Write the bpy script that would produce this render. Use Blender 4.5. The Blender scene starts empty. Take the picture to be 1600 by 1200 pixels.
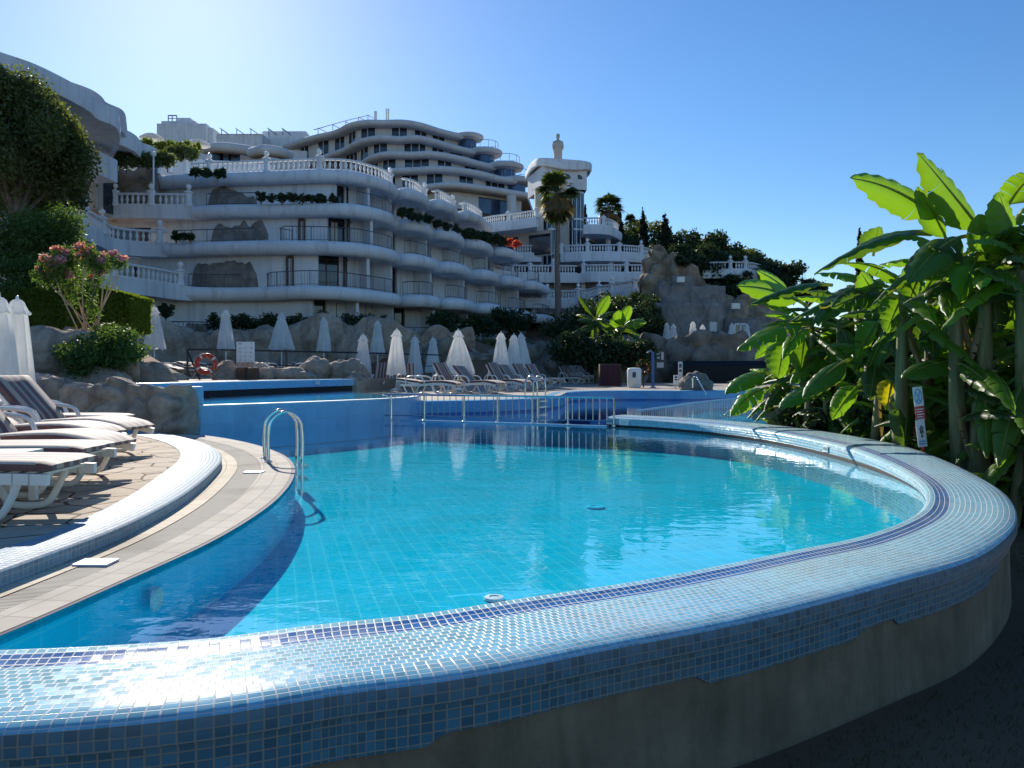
import bpy, bmesh, math, random
import numpy as np
from mathutils import Vector, Matrix, noise
R = math.radians
sc = bpy.context.scene
COL = sc.collection
# ---------------------------------------------------------------- camera
FPX, CX, HY, EZ = 1200.0, 800.0, 577.0, 1.15      # focal in photo pixels, centre column, horizon row, eye height over the water
cam_d = bpy.data.cameras.new('camera'); cam = bpy.data.objects.new('camera', cam_d); COL.objects.link(cam)
cam.location = (0, 0, EZ); cam.rotation_euler = (R(90), 0, 0)
cam_d.sensor_width = 36; cam_d.lens = 36 * FPX / 1600
cam_d.shift_y = -(600 - HY) / 1600
cam_d.clip_start = 0.05; cam_d.clip_end = 3000
sc.camera = cam
# ---------------------------------------------------------------- sky, sun, exposure
SUN_EL, SUN_AZ = 27.5, -23.0                        # degrees; azimuth from +Y towards +X
w = bpy.data.worlds.new('World'); sc.world = w; w.use_nodes = True
wn = w.node_tree; bg = wn.nodes['Background']
sky = wn.nodes.new('ShaderNodeTexSky'); sky.sky_type = 'NISHITA'; sky.sun_disc = False
sky.sun_elevation = R(SUN_EL); sky.sun_rotation = R(SUN_AZ)
sky.altitude = 50; sky.air_density = 1.0; sky.dust_density = 0.21; sky.ozone_density = 4.0
hs = wn.nodes.new('ShaderNodeHueSaturation'); hs.inputs['Saturation'].default_value = 1.2; hs.inputs['Hue'].default_value = .503
wn.links.new(sky.outputs[0], hs.inputs['Color']); wn.links.new(hs.outputs[0], bg.inputs[0]); bg.inputs[1].default_value = 0.085
sd = bpy.data.lights.new('sun', 'SUN'); so = bpy.data.objects.new('sun', sd); COL.objects.link(so)
sd.energy = 4.0; sd.angle = R(0.53); sd.color = (1, 0.93, 0.83)
sdir = Vector((math.sin(R(SUN_AZ)) * math.cos(R(SUN_EL)), math.cos(R(SUN_AZ)) * math.cos(R(SUN_EL)), math.sin(R(SUN_EL))))
so.rotation_euler = sdir.to_track_quat('Z', 'Y').to_euler(); so.location = sdir * 60
sc.view_settings.view_transform = 'Standard'; sc.view_settings.look = 'None'
sc.view_settings.exposure = 0.8; sc.view_settings.gamma = 1
sc.cycles.max_bounces = 10; sc.cycles.transparent_max_bounces = 16
sc.cycles.caustics_reflective = False; sc.cycles.caustics_refractive = False

# ---------------------------------------------------------------- pixel helpers (photo pixels to the point at a distance, or on a level)
def at(x, y, d): return Vector(((x - CX) / FPX * d, d, EZ - (y - HY) / FPX * d))
def lev(x, y, z):
    d = FPX * (EZ - z) / (y - HY)
    return Vector(((x - CX) / FPX * d, d, z))
def spline(pts, step, closed=False):
    P = [Vector(p) for p in pts]; out = []; n = len(P)
    for i in range(n - 1):
        p0 = P[max(i - 1, 0)]; p1 = P[i]; p2 = P[i + 1]; p3 = P[min(i + 2, n - 1)]
        m = max(2, int((p2 - p1).length / step * 2))
        d1 = max((p1 - p0).length, 1e-5) ** .5; d2 = max((p2 - p1).length, 1e-5) ** .5; d3 = max((p3 - p2).length, 1e-5) ** .5
        m1 = (p2 - p1) if i == 0 else ((p1 - p0) / d1 - (p2 - p0) / (d1 + d2) + (p2 - p1) / d2) * d2
        m2 = (p2 - p1) if i == n - 2 else ((p2 - p1) / d2 - (p3 - p1) / (d2 + d3) + (p3 - p2) / d3) * d2
        for k in range(m):
            t = k / m; t2 = t * t; t3 = t2 * t
            out.append(p1 * (2*t3 - 3*t2 + 1) + m1 * (t3 - 2*t2 + t) + p2 * (-2*t3 + 3*t2) + m2 * (t3 - t2))
    out.append(P[-1].copy())
    return resample(out, step)
def resample(P, step=None, n=None):
    L = [0.0]
    for a, b in zip(P, P[1:]): L.append(L[-1] + (b - a).length)
    if n is None: n = max(2, int(round(L[-1] / step)) + 1)
    out = []; j = 0
    for i in range(n):
        s = L[-1] * i / (n - 1)
        while j < len(P) - 2 and L[j + 1] < s: j += 1
        f = (s - L[j]) / max(L[j + 1] - L[j], 1e-9)
        out.append(P[j].lerp(P[j + 1], min(max(f, 0), 1)))
    return out
def normals(P):                                     # unit horizontal normals on the right-hand side of a path
    N = []
    for i in range(len(P)):
        t = P[min(i + 1, len(P) - 1)] - P[max(i - 1, 0)]
        n = Vector((t.y, -t.x, 0)); N.append(n.normalized() if n.length > 1e-9 else Vector((0, -1, 0)))
    return N
def off(P, o): return [p + n * o for p, n in zip(P, normals(P))]

# ---------------------------------------------------------------- objects
def thing(name, label, cat, loc=(0, 0, 0), rz=0, group=None):
    o = bpy.data.objects.new(name, None); COL.objects.link(o)
    o.empty_display_size = .2
    o.location = loc; o.rotation_euler = (0, 0, rz)
    o['label'] = label; o['category'] = cat
    if group: o['group'] = group
    return o
def tag(o, label, cat, group=None):
    o['label'] = label; o['category'] = cat
    if group: o['group'] = group
    return o
def kids(o): return [c for c in list(COL.objects) if c.parent == o]
KIDS = {}
def link(o, parent):
    COL.objects.link(o)
    if parent is not None:
        o.parent = parent; KIDS.setdefault(parent.name, []).append(o)
    return o
def copy_tree(o, parent=None):
    c = o.copy(); link(c, parent)
    for ch in KIDS.get(o.name, []): copy_tree(ch, c)
    return c
def dup(root, loc, rz, label, group=None):
    c = copy_tree(root); c.location = loc; c.rotation_euler = (0, 0, rz); c['label'] = label
    if group: c['group'] = group
    return c
def mesh_obj(name, verts, faces, mats, parent=None, smooth=True, uvs=None, mi=None, world=True):
    me = bpy.data.meshes.new(name)
    org = Vector((0, 0, 0))
    if world and parent is not None:
        q = parent
        while q is not None: org += Vector(q.location); q = q.parent
    me.from_pydata([tuple(Vector(v) - org) for v in verts], [], faces)
    if not isinstance(mats, (list, tuple)): mats = [mats]
    for m in mats: me.materials.append(m)
    if smooth: me.polygons.foreach_set('use_smooth', [True] * len(me.polygons))
    if mi is not None: me.polygons.foreach_set('material_index', mi)
    if uvs is not None:
        ul = me.uv_layers.new(name='UVMap')
        flat = []
        for f in uvs:
            for u in f: flat += [u[0], u[1]]
        ul.data.foreach_set('uv', flat)
    me.update()
    o = bpy.data.objects.new(name, me)
    return link(o, parent)

class MB:
    """collects shapes; build() links them as one mesh object"""
    def __init__(s): s.v = []; s.f = []; s.uv = []; s.mi = []; s.cur = 0
    def add(s, V, F, UV=None):
        b = len(s.v); s.v += [Vector(v) for v in V]
        for i, f in enumerate(F):
            s.f.append([b + k for k in f]); s.mi.append(s.cur)
            s.uv.append(UV[i] if UV else [(V[k][0], V[k][1] + V[k][2]) for k in f])
        return s
    def box(s, lo, hi, rz=0, org=None):
        x0, y0, z0 = lo; x1, y1, z1 = hi
        V = [Vector(p) for p in ((x0,y0,z0),(x1,y0,z0),(x1,y1,z0),(x0,y1,z0),(x0,y0,z1),(x1,y0,z1),(x1,y1,z1),(x0,y1,z1))]
        if rz or org is not None:
            M = Matrix.Rotation(rz, 3, 'Z'); o = Vector(org or (0, 0, 0)); V = [M @ v + o for v in V]
        return s.add(V, [[0,3,2,1],[4,5,6,7],[0,1,5,4],[1,2,6,5],[2,3,7,6],[3,0,4,7]])
    def bar(s, a, b, wd, h, up=Vector((0, 0, 1))):
        a = Vector(a); b = Vector(b); t = (b - a).normalized()
        sd_ = t.cross(up)
        if sd_.length < 1e-4: sd_ = t.cross(Vector((0, 1, 0)))
        sd_.normalize(); u = sd_.cross(t).normalized()
        V = [p + sd_ * (sx * wd / 2) + u * (sz * h / 2) for p in (a, b) for sx, sz in ((-1,-1),(1,-1),(1,1),(-1,1))]
        return s.add(V, [[0,1,2,3],[7,6,5,4],[0,4,5,1],[1,5,6,2],[2,6,7,3],[3,7,4,0]])
    def tube(s, P, r, n=8, cap=True):
        P = [Vector(p) for p in P]; m = len(P)
        rr = r if isinstance(r, (list, tuple)) else [r] * m
        V = []; F = []; UV = []
        prev = None; L = 0
        for i, p in enumerate(P):
            t = (P[min(i+1, m-1)] - P[max(i-1, 0)]).normalized()
            if prev is None:
                a = t.cross(Vector((0, 0, 1)))
                if a.length < 1e-3: a = t.cross(Vector((1, 0, 0)))
            else: a = prev - t * prev.dot(t)
            a.normalize(); prev = a; b = t.cross(a)
            for k in range(n):
                an = 2 * math.pi * k / n
                V.append(p + (a * math.cos(an) + b * math.sin(an)) * rr[i])
        for i in range(m - 1):
            for k in range(n):
                k2 = (k + 1) % n
                F.append([i*n+k, i*n+k2, (i+1)*n+k2, (i+1)*n+k])
        if cap: F.append(list(range(n))[::-1]); F.append([(m-1)*n+k for k in range(n)])
        return s.add(V, F)
    def lathe(s, prof, c=(0, 0, 0), n=16, fold=0, folds=8, ph=0):
        c = Vector(c); V = []; F = []
        for (r, z, *k) in prof:
            am = k[0] if k else 0
            for i in range(n):
                an = 2 * math.pi * i / n
                rr = r * (1 + am * math.cos(folds * an + ph))
                V.append(c + Vector((rr * math.cos(an), rr * math.sin(an), z)))
        m = len(prof)
        for j in range(m - 1):
            for i in range(n):
                i2 = (i + 1) % n
                F.append([j*n+i, j*n+i2, (j+1)*n+i2, (j+1)*n+i])
        if prof[0][0] > 1e-4: F.append(list(range(n))[::-1])
        if prof[-1][0] > 1e-4: F.append([(m-1)*n+i for i in range(n)])
        return s.add(V, F)
    def prism(s, poly, z0, z1, bottom=False):
        n = len(poly)
        V = [Vector((p[0], p[1], z0)) for p in poly] + [Vector((p[0], p[1], z1)) for p in poly]
        A = sum(poly[i][0]*poly[(i+1)%n][1] - poly[(i+1)%n][0]*poly[i][1] for i in range(n))
        idx = list(range(n)) if A > 0 else list(range(n))[::-1]
        F = []
        tri = tess([V[i] for i in idx])
        for t in tri: F.append([n + idx[k] for k in t])
        if bottom:
            for t in tri: F.append([idx[k] for k in t][::-1])
        for i in range(n):
            a = idx[i]; b = idx[(i + 1) % n]
            F.append([a, b, n + b, n + a])
        return s.add(V, F)
    def sheet(s, poly, z):
        n = len(poly); V = [Vector((p[0], p[1], z)) for p in poly]
        return s.add(V, tess(V))
    def sweep(s, P, prof, closed=False, u0=0.0, caps=False):
        """prof: list of (outward offset, dz) or function(i) giving that list"""
        N = normals(P); m = len(P)
        pr = prof if callable(prof) else (lambda i: prof)
        k = len(pr(0)); V = []; F = []; UV = []; us = [u0]
        for i in range(1, m): us.append(us[-1] + (P[i] - P[i-1]).length)
        vs = []
        for i in range(m):
            q = pr(i); v = 0; row = [0.0]
            for j, (o, z) in enumerate(q):
                V.append(P[i] + N[i] * o + Vector((0, 0, z)))
                if j: v += math.hypot(o - q[j-1][0], z - q[j-1][1]); row.append(v)
            if closed: row.append(v + math.hypot(q[0][0] - q[-1][0], q[0][1] - q[-1][1]))
            vs.append(row)
        for i in range(m - 1):
            for j in range(k if closed else k - 1):
                j2 = (j + 1) % k
                F.append([i*k+j, (i+1)*k+j, (i+1)*k+j2, i*k+j2])
                UV.append([(us[i], vs[i][j]), (us[i+1], vs[i+1][j]), (us[i+1], vs[i+1][j+1]), (us[i], vs[i][j+1])])
        if caps:
            F.append(list(range(k))[::-1]); UV.append([(0, 0)] * k)
            F.append([(m-1)*k+j for j in range(k)]); UV.append([(0, 0)] * k)
        return s.add(V, F, UV)
    def ball(s, c, r, n=10, m=7):
        rx = r if isinstance(r, (tuple, list)) else (r, r, r)
        c = Vector(c); V = [c + Vector((0, 0, -rx[2]))]; F = []
        for j in range(1, m):
            a = math.pi * j / m - math.pi / 2
            for i in range(n):
                b = 2 * math.pi * i / n
                V.append(c + Vector((rx[0]*math.cos(a)*math.cos(b), rx[1]*math.cos(a)*math.sin(b), rx[2]*math.sin(a))))
        V.append(c + Vector((0, 0, rx[2])))
        for i in range(n): F.append([0, 1+(i+1)%n, 1+i])
        for j in range(m - 2):
            for i in range(n):
                F.append([1+j*n+i, 1+j*n+(i+1)%n, 1+(j+1)*n+(i+1)%n, 1+(j+1)*n+i])
        t = len(V) - 1
        for i in range(n): F.append([t, 1+(m-2)*n+i, 1+(m-2)*n+(i+1)%n])
        return s.add(V, F)
    def build(s, name, mats, parent=None, smooth=True, world=True, sharp=None):
        o = mesh_obj(name, s.v, s.f, mats, parent, smooth, s.uv, s.mi, world)
        if smooth:
            try: o.data.set_sharp_from_angle(angle=R(sharp or 40))
            except Exception: pass
        return o
def tess(V):
    from mathutils.geometry import tessellate_polygon
    n = len(V)
    tr = tessellate_polygon([V])
    out = []
    A = sum(V[i].x*V[(i+1)%n].y - V[(i+1)%n].x*V[i].y for i in range(n))
    for t in tr:
        a, b, c = t
        ar = (V[b].x-V[a].x)*(V[c].y-V[a].y) - (V[c].x-V[a].x)*(V[b].y-V[a].y)
        out.append([a, b, c] if ar > 0 else [a, c, b])
    return out
def structure(o): o['kind'] = 'structure'; return o
def stuff(o): o['kind'] = 'stuff'; return o
# ---------------------------------------------------------------- materials
class NT:
    def __init__(s, name):
        s.m = bpy.data.materials.new(name); s.m.use_nodes = True
        s.t = s.m.node_tree; s.b = s.t.nodes['Principled BSDF']; s.out = s.t.nodes['Material Output']
    def n(s, typ, **kw):
        d = s.t.nodes.new('ShaderNode' + typ)
        for k, v in kw.items(): setattr(d, k, v)
        return d
    def l(s, a, b): s.t.links.new(a, b)
    def set(s, inp, v):
        if hasattr(v, 'is_linked'): s.l(v, inp)
        else: inp.default_value = v
    def math(s, op, a, b=0.0, c=0.0):
        d = s.n('Math', operation=op)
        for i, v in enumerate((a, b, c)): s.set(d.inputs[i], v)
        return d.outputs[0]
    def mix(s, f, a, b):
        d = s.n('Mix', data_type='RGBA')
        s.set(d.inputs[0], f)
        for i, v in ((6, a), (7, b)): s.set(d.inputs[i], (*v, 1) if isinstance(v, tuple) and len(v) == 3 else v)
        return d.outputs[2]
    def coord(s, which='Object'): return s.n('TexCoord').outputs[which]
    def pos(s): return s.n('NewGeometry').outputs['Position']
    def map(s, v, scale=(1, 1, 1), rot=(0, 0, 0)):
        d = s.n('Mapping'); s.l(v, d.inputs[0]); d.inputs['Scale'].default_value = scale; d.inputs['Rotation'].default_value = rot
        return d.outputs[0]
    def noise(s, v, scale, detail=4, rough=.55, dist=0):
        d = s.n('TexNoise'); s.l(v, d.inputs['Vector']); d.inputs['Scale'].default_value = scale
        d.inputs['Detail'].default_value = detail; d.inputs['Roughness'].default_value = rough; d.inputs['Distortion'].default_value = dist
        return d.outputs['Fac']
    def ramp(s, f, stops, interp='LINEAR'):
        d = s.n('ValToRGB'); d.color_ramp.interpolation = interp; s.l(f, d.inputs[0])
        e = d.color_ramp.elements
        while len(e) < len(stops): e.new(.5)
        for k, (p, c) in zip(e, stops):
            k.position = p; k.color = (c, c, c, 1) if isinstance(c, (int, float)) else (*c, 1)
        return d.outputs[0]
    def vor(s, v, scale, feature='F1'):
        d = s.n('TexVoronoi', feature=feature); s.l(v, d.inputs['Vector']); d.inputs['Scale'].default_value = scale
        return d
    def bump(s, h, strength, dist=.01):
        d = s.n('Bump'); s.l(h, d.inputs['Height']); d.inputs['Strength'].default_value = strength; d.inputs['Distance'].default_value = dist
        s.l(d.outputs[0], s.b.inputs['Normal']); return d.outputs[0]
    def base(s, c): s.set(s.b.inputs['Base Color'], (*c, 1) if isinstance(c, tuple) and len(c) == 3 else c); return s
    def p(s, **kw):
        for k, v in kw.items(): s.set(s.b.inputs[k.replace('_', ' ')], v)
        return s
M = {}
def simple(key, c, rough=.6, var=.15, scale=3.0, bump=0.0, metal=0.0, spec=.5, coord='Object'):
    t = NT(key); v = t.coord(coord)
    n = t.noise(v, scale, 5)
    d = tuple(max(0, k * (1 - var)) for k in c); u = tuple(min(1, k * (1 + var)) for k in c)
    t.base(t.ramp(n, [(.3, d), (.7, u)])); t.p(Roughness=rough, Metallic=metal)
    t.b.inputs['Specular IOR Level'].default_value = spec
    if bump: t.bump(t.noise(v, scale * 8, 4), bump, .01)
    M[key] = t.m; return t
# plaster of the hotel: off-white with rain streaks and blotches
def plaster(key, c, dirt):
    t = NT(key); v = t.pos()
    n = t.noise(v, .6, 6, .6); st = t.noise(t.map(v, (1.5, 1.5, .12)), 1.4, 5, .65); f = t.noise(v, 9, 4)
    a = t.mix(t.ramp(n, [(.35, 0.0), (.7, 1.0)]), c, tuple(k * .86 for k in c))
    a = t.mix(t.math('MULTIPLY', t.ramp(st, [(.5, 0.0), (.78, 1.0)]), dirt), a, (.20, .19, .17))
    t.base(a).p(Roughness=.85); t.b.inputs['Specular IOR Level'].default_value = .25
    t.bump(f, .15, .01); M[key] = t.m
simple('rail_metal', (.12, .125, .14), .35, .1, 5, 0, .6)
plaster('plaster', (.76, .78, .79), .5); plaster('plaster_warm', (.62, .63, .635), .30); plaster('plaster_white', (.80, .81, .81), .18)
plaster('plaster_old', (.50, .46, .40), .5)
simple('white_paint', (.80, .80, .78), .5, .06, 2); simple('white_plastic', (.80, .77, .70), .35, .07, 3)
simple('globe', (.85, .84, .80), .15, .03, 3)
t = simple('steel', (.62, .62, .60), .16, .1, 6, 0, 1.0)
simple('black_metal', (.02, .022, .028), .4, .2, 6); simple('grey_metal', (.42, .44, .46), .35, .1, 5, 0, .8)
simple('recess_shade', (.004, .004, .006), .7); simple('bark', (.14, .10, .07), .9, .35, 5, .6); simple('palm_bark', (.19, .16, .13), .95, .3, 4, .8)  # near-black colour carries the shade inside the slots and the cave
simple('maroon', (.055, .012, .018), .8, .15, 14, .2); simple('red_plastic', (.55, .055, .035), .45, .15, 5)
simple('blue_paint', (.05, .13, .32), .5); simple('concrete', (.30, .29, .27), .9, .25, 2, .5)
simple('brown_wood', (.12, .07, .045), .7, .3, 4); simple('soil', (.045, .035, .022), .95, .4, 6, .8)
simple('ochre', (.55, .36, .20), .8); simple('terrain', (.15, .082, .04), .95, .4, .3, .4)
simple('curtain', (.62, .60, .56), .8, .1, 4); simple('ink', (.06, .06, .07), .6); simple('skin_print', (.55, .33, .24), .6, .4, 8)
simple('red_print', (.55, .05, .07), .5, .1, 5); simple('blue_print', (.10, .38, .65), .5, .1, 5); simple('grout_white', (.75, .75, .73), .5)
# glass of the windows
t = NT('glass_dark'); v = t.pos(); t.base(t.ramp(t.noise(v, .7, 3), [(.35, (.014, .018, .026)), (.65, (.035, .04, .05))])).p(Roughness=.06); t.b.inputs['Specular IOR Level'].default_value = .7; M['glass_dark'] = t.m
t = NT('glass_blue'); v = t.pos(); t.base(t.ramp(t.noise(v, .5, 3), [(.35, (.02, .045, .10)), (.65, (.05, .09, .17))])).p(Roughness=.05); t.b.inputs['Specular IOR Level'].default_value = .8; M['glass_blue'] = t.m
# rock
def rock(key, c1, c2, sc_=1.0, moss=0.0):
    t = NT(key); v = t.pos()
    n = t.noise(v, 1.3 * sc_, 8, .65, .4); n2 = t.noise(v, 6 * sc_, 6, .7)
    dv = t.n('TexNoise'); t.l(v, dv.inputs['Vector']); dv.inputs['Scale'].default_value = 1.6 * sc_; dv.inputs['Detail'].default_value = 5
    mv = t.n('Mix', data_type='VECTOR'); mv.inputs[0].default_value = .35; t.l(v, mv.inputs[4]); t.l(dv.outputs['Color'], mv.inputs[5])
    cr = t.vor(t.map(mv.outputs[1], (1, 1, .7)), 1.0 * sc_, 'DISTANCE_TO_EDGE').outputs['Distance']
    a = t.mix(t.ramp(n, [(.3, 0.0), (.7, 1.0)]), c1, c2)
    a = t.mix(t.math('MULTIPLY', t.ramp(n2, [(.45, 0.0), (.75, 1.0)]), .6), a, tuple(k * .5 for k in c1))
    st = t.noise(t.map(v, (2.2, 2.2, .3)), 1.1 * sc_, 4)
    a = t.mix(t.math('MULTIPLY', t.ramp(st, [(.52, 0.0), (.68, 1.0)]), .45), a, (.05, .045, .04))
    if moss: a = t.mix(t.math('MULTIPLY', t.ramp(t.noise(v, .9, 5), [(.5, 0.0), (.65, 1.0)]), moss), a, (.06, .075, .03))
    crk = t.ramp(t.math('ADD', cr, t.math('MULTIPLY', n2, .12)), [(.045, 0.0), (.10, 1.0)])
    a = t.mix(t.math('MULTIPLY_ADD', crk, .45, .55), tuple(k * .5 for k in c1), a)
    t.base(a).p(Roughness=.92); t.b.inputs['Specular IOR Level'].default_value = .2
    h = t.math('ADD', t.math('MULTIPLY', n2, .6), t.math('MULTIPLY', n, .8)); h = t.math('ADD', h, t.math('MULTIPLY', crk, .15))
    t.bump(h, .9, .08 / sc_ ** .5); M[key] = t.m
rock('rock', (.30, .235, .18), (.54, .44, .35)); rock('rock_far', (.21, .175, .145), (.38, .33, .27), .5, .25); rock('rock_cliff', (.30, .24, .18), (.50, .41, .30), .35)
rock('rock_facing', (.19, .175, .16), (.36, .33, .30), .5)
# crazy paving
t = NT('paving'); v = t.pos(); d = t.n('TexNoise'); t.l(v, d.inputs['Vector']); d.inputs['Scale'].default_value = 2.0
mixv = t.n('Mix', data_type='VECTOR'); mixv.inputs[0].default_value = .10; t.l(v, mixv.inputs[4]); t.l(d.outputs['Color'], mixv.inputs[5])
ve = t.vor(mixv.outputs[1], 2.6, 'DISTANCE_TO_EDGE').outputs['Distance']; vc = t.vor(mixv.outputs[1], 2.6).outputs['Color']
crk = t.ramp(ve, [(.012, 0.0), (.035, 1.0)])
a = t.mix(t.ramp(t.noise(v, 5, 6), [(.3, 0.0), (.7, 1.0)]), (.36, .28, .20), (.54, .45, .34))
a = t.mix(.35, a, t.mix(t.math('MULTIPLY', 1.0, vc), (.36, .28, .20), (.62, .55, .45)))
a = t.mix(crk, (.09, .06, .04), a)
t.b.inputs['Specular IOR Level'].default_value = .1; t.base(a).p(Roughness=.85); t.bump(t.math('ADD', t.math('MULTIPLY', crk, .6), t.math('MULTIPLY', t.noise(v, 30, 4), .25)), .7, .012); M['paving'] = t.m
simple('deck_far', (.30, .26, .21), .85, .2, 1.0, .2, coord='Generated')
# ---- mosaic and tile materials drawn in metres on the UV map
def tiles(key, bw, rh, gap, offset, colour, grout, rough=.12, tilt=.05, var=.3, bumpy=.5, spec=.5, grot=(1, 0)):
    """colour: function(nt, row index socket, u, v) giving a colour socket or a tuple"""
    t = NT(key); uv = t.n('UVMap').outputs[0]; sp = t.n('SeparateXYZ'); t.l(uv, sp.inputs[0]); u, v = sp.outputs[0], sp.outputs[1]
    rv = t.math('DIVIDE', v, rh); row = t.math('FLOOR', rv); fv = t.math('FRACT', t.math('ADD', rv, 1000.0))
    uu = t.math('DIVIDE', u, bw)
    if offset: uu = t.math('ADD', uu, t.math('MULTIPLY', t.math('MULTIPLY', t.math('MODULO', t.math('ADD', row, 1000.0), 2.0), t.math('MULTIPLY', t.math('GREATER_THAN', row, 3.5), t.math('LESS_THAN', row, 14.5))), offset))
    col = t.math('FLOOR', uu); fu = t.math('FRACT', t.math('ADD', uu, 1000.0))
    eu = t.math('MULTIPLY', t.math('MINIMUM', fu, t.math('SUBTRACT', 1.0, fu)), bw)
    ev = t.math('MULTIPLY', t.math('MINIMUM', fv, t.math('SUBTRACT', 1.0, fv)), rh)
    e = t.math('MINIMUM', eu, ev)
    mr = t.n('MapRange'); t.l(e, mr.inputs[0]); mr.inputs[1].default_value = gap * .35; mr.inputs[2].default_value = gap * .75; msk = mr.outputs[0]
    cb = t.n('CombineXYZ'); t.l(col, cb.inputs[0]); t.l(row, cb.inputs[1])
    wn_ = t.n('TexWhiteNoise', noise_dimensions='2D'); t.l(cb.outputs[0], wn_.inputs['Vector'])
    c = colour(t, row, u, v) if callable(colour) else colour
    hsv = t.n('HueSaturation'); t.set(hsv.inputs['Color'], (*c, 1) if isinstance(c, tuple) else c)
    t.l(t.math('ADD', 1.0 - var / 2, t.math('MULTIPLY', wn_.outputs['Value'], var)), hsv.inputs['Value'])
    big = t.noise(t.pos(), 1.7, 4)
    a = t.mix(t.math('MULTIPLY', t.ramp(big, [(.48, 0.0), (.72, 1.0)]), .38), hsv.outputs[0], tuple(k * .6 for k in grout))
    t.base(t.mix(msk, grout, a))
    t.p(Roughness=t.math('ADD', t.math('MULTIPLY', t.math('SUBTRACT', 1.0, msk), .6), t.math('ADD', rough, t.math('MULTIPLY', t.noise(t.pos(), 25, 2), .08))))
    t.b.inputs['Specular IOR Level'].default_value = spec
    vm = t.n('VectorMath', operation='SUBTRACT'); t.l(wn_.outputs['Color'], vm.inputs[0]); vm.inputs[1].default_value = (.5, .5, .5)
    sc2 = t.n('VectorMath', operation='SCALE'); t.l(vm.outputs[0], sc2.inputs[0]); sc2.inputs['Scale'].default_value = tilt
    g = t.n('NewGeometry'); ad = t.n('VectorMath', operation='ADD'); t.l(g.outputs['Normal'], ad.inputs[0]); t.l(sc2.outputs[0], ad.inputs[1])
    nm = t.n('VectorMath', operation='NORMALIZE'); t.l(ad.outputs[0], nm.inputs[0])
    b = t.n('Bump'); t.l(msk, b.inputs['Height']); b.inputs['Strength'].default_value = bumpy; b.inputs['Distance'].default_value = .002
    t.l(nm.outputs[0], b.inputs['Normal']); t.l(b.outputs[0], t.b.inputs['Normal'])
    M[key] = t.m; return t
def rim_colour(t, row, u, v):
    mask = t.math('MULTIPLY', t.math('GREATER_THAN', row, .5), t.math('LESS_THAN', row, 3.5))
    n = t.noise(t.pos(), .8, 3)
    return t.mix(mask, t.mix(t.ramp(n, [(.3, 0.0), (.7, 1.0)]), (.15, .40, .52), (.26, .54, .64)), (.012, .12, .34))
tiles('rim_tile', .037, .037, .0042, .5, rim_colour, (.56, .56, .54), .13, .075, .4, .5, .38)
tiles('rim_dark', .037, .037, .0042, 0, (.045, .16, .23), (.24, .24, .20), .25, .05, .5)
tiles('mosaic_mid', .045, .045, .004, 0, (.10, .42, .68), (.30, .50, .62), .2, .03, .25)
tiles('mosaic_deep', .05, .05, .004, 0, (.02, .15, .42), (.10, .22, .42), .2, .03, .25)
tiles('deck_mosaic', .040, .040, .0045, 0, (.17, .30, .38), (.40, .41, .42), .55, .06, .4, .5, .12)
tiles('pool_wall', .25, .125, .007, 0, (.26, .52, .72), (.30, .42, .58), .15, .01, .12)
tiles('edge_tile', .25, .15, .004, 0, (.52, .47, .39), (.28, .24, .19), .8, .005, .16, .5, .1)
tiles('cream_tile', .25, .12, .004, 0, (.66, .57, .43), (.30, .24, .17), .8, .005, .16, .5, .1)
tiles('grate', .022, 4.0, .006, 0, (.50, .46, .39), (.16, .14, .11), .8, .0, .05, 1.0, .1)
simple('navy_tile', (.010, .012, .06), .7, spec=.1)
def floor_mat(key, c1, grout):
    t = tiles(key, .25, .125, .011, 0, c1, grout, .9, .0, .07, 0.0, .0)
floor_mat('pool_floor', (.006, .55, .74), (.06, .62, .74)); floor_mat('pool_floor_deep', (.02, .12, .42), (.03, .16, .46))
floor_mat('basin_wall', (.01, .74, .95), (.08, .78, .92))
# water: clear sheet with Fresnel reflections and ripples
def water(key, tint, amp, s1=3.0):
    t = NT(key); v = t.pos()
    n = t.math('ADD', t.noise(t.map(v, (1, 1.7, 1), (0, 0, .35)), s1, 3, .5, .3), t.math('MULTIPLY', t.noise(t.map(v, (1.4, 1, 1), (0, 0, -.6)), s1 * 3.1, 2, .5), .22))
    b = t.n('Bump'); t.l(n, b.inputs['Height']); b.inputs['Strength'].default_value = 1; b.inputs['Distance'].default_value = amp
    g = t.n('NewGeometry'); dp = t.n('VectorMath', operation='DOT_PRODUCT'); t.l(b.outputs[0], dp.inputs[0]); t.l(g.outputs['Incoming'], dp.inputs[1])
    cs = t.math('MINIMUM', t.math('ABSOLUTE', dp.outputs['Value']), 1.0)
    fres = t.math('MULTIPLY_ADD', t.math('POWER', t.math('SUBTRACT', 1.0, cs), 5.0), .98, .02)
    gl = t.n('BsdfGlossy'); gl.inputs['Roughness'].default_value = .0; gl.inputs['Color'].default_value = (1, 1, 1, 1); t.l(b.outputs[0], gl.inputs['Normal'])
    tr = t.n('BsdfTransparent'); tr.inputs['Color'].default_value = (*tint, 1)
    mx = t.n('MixShader'); t.l(fres, mx.inputs[0]); t.l(tr.outputs[0], mx.inputs[1]); t.l(gl.outputs[0], mx.inputs[2]); t.l(mx.outputs[0], t.out.inputs[0])
    M[key] = t.m
water('water', (.84, .98, 1.0), .003); water('water_far', (.70, .90, 1.0), .004, 2.0)
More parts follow.
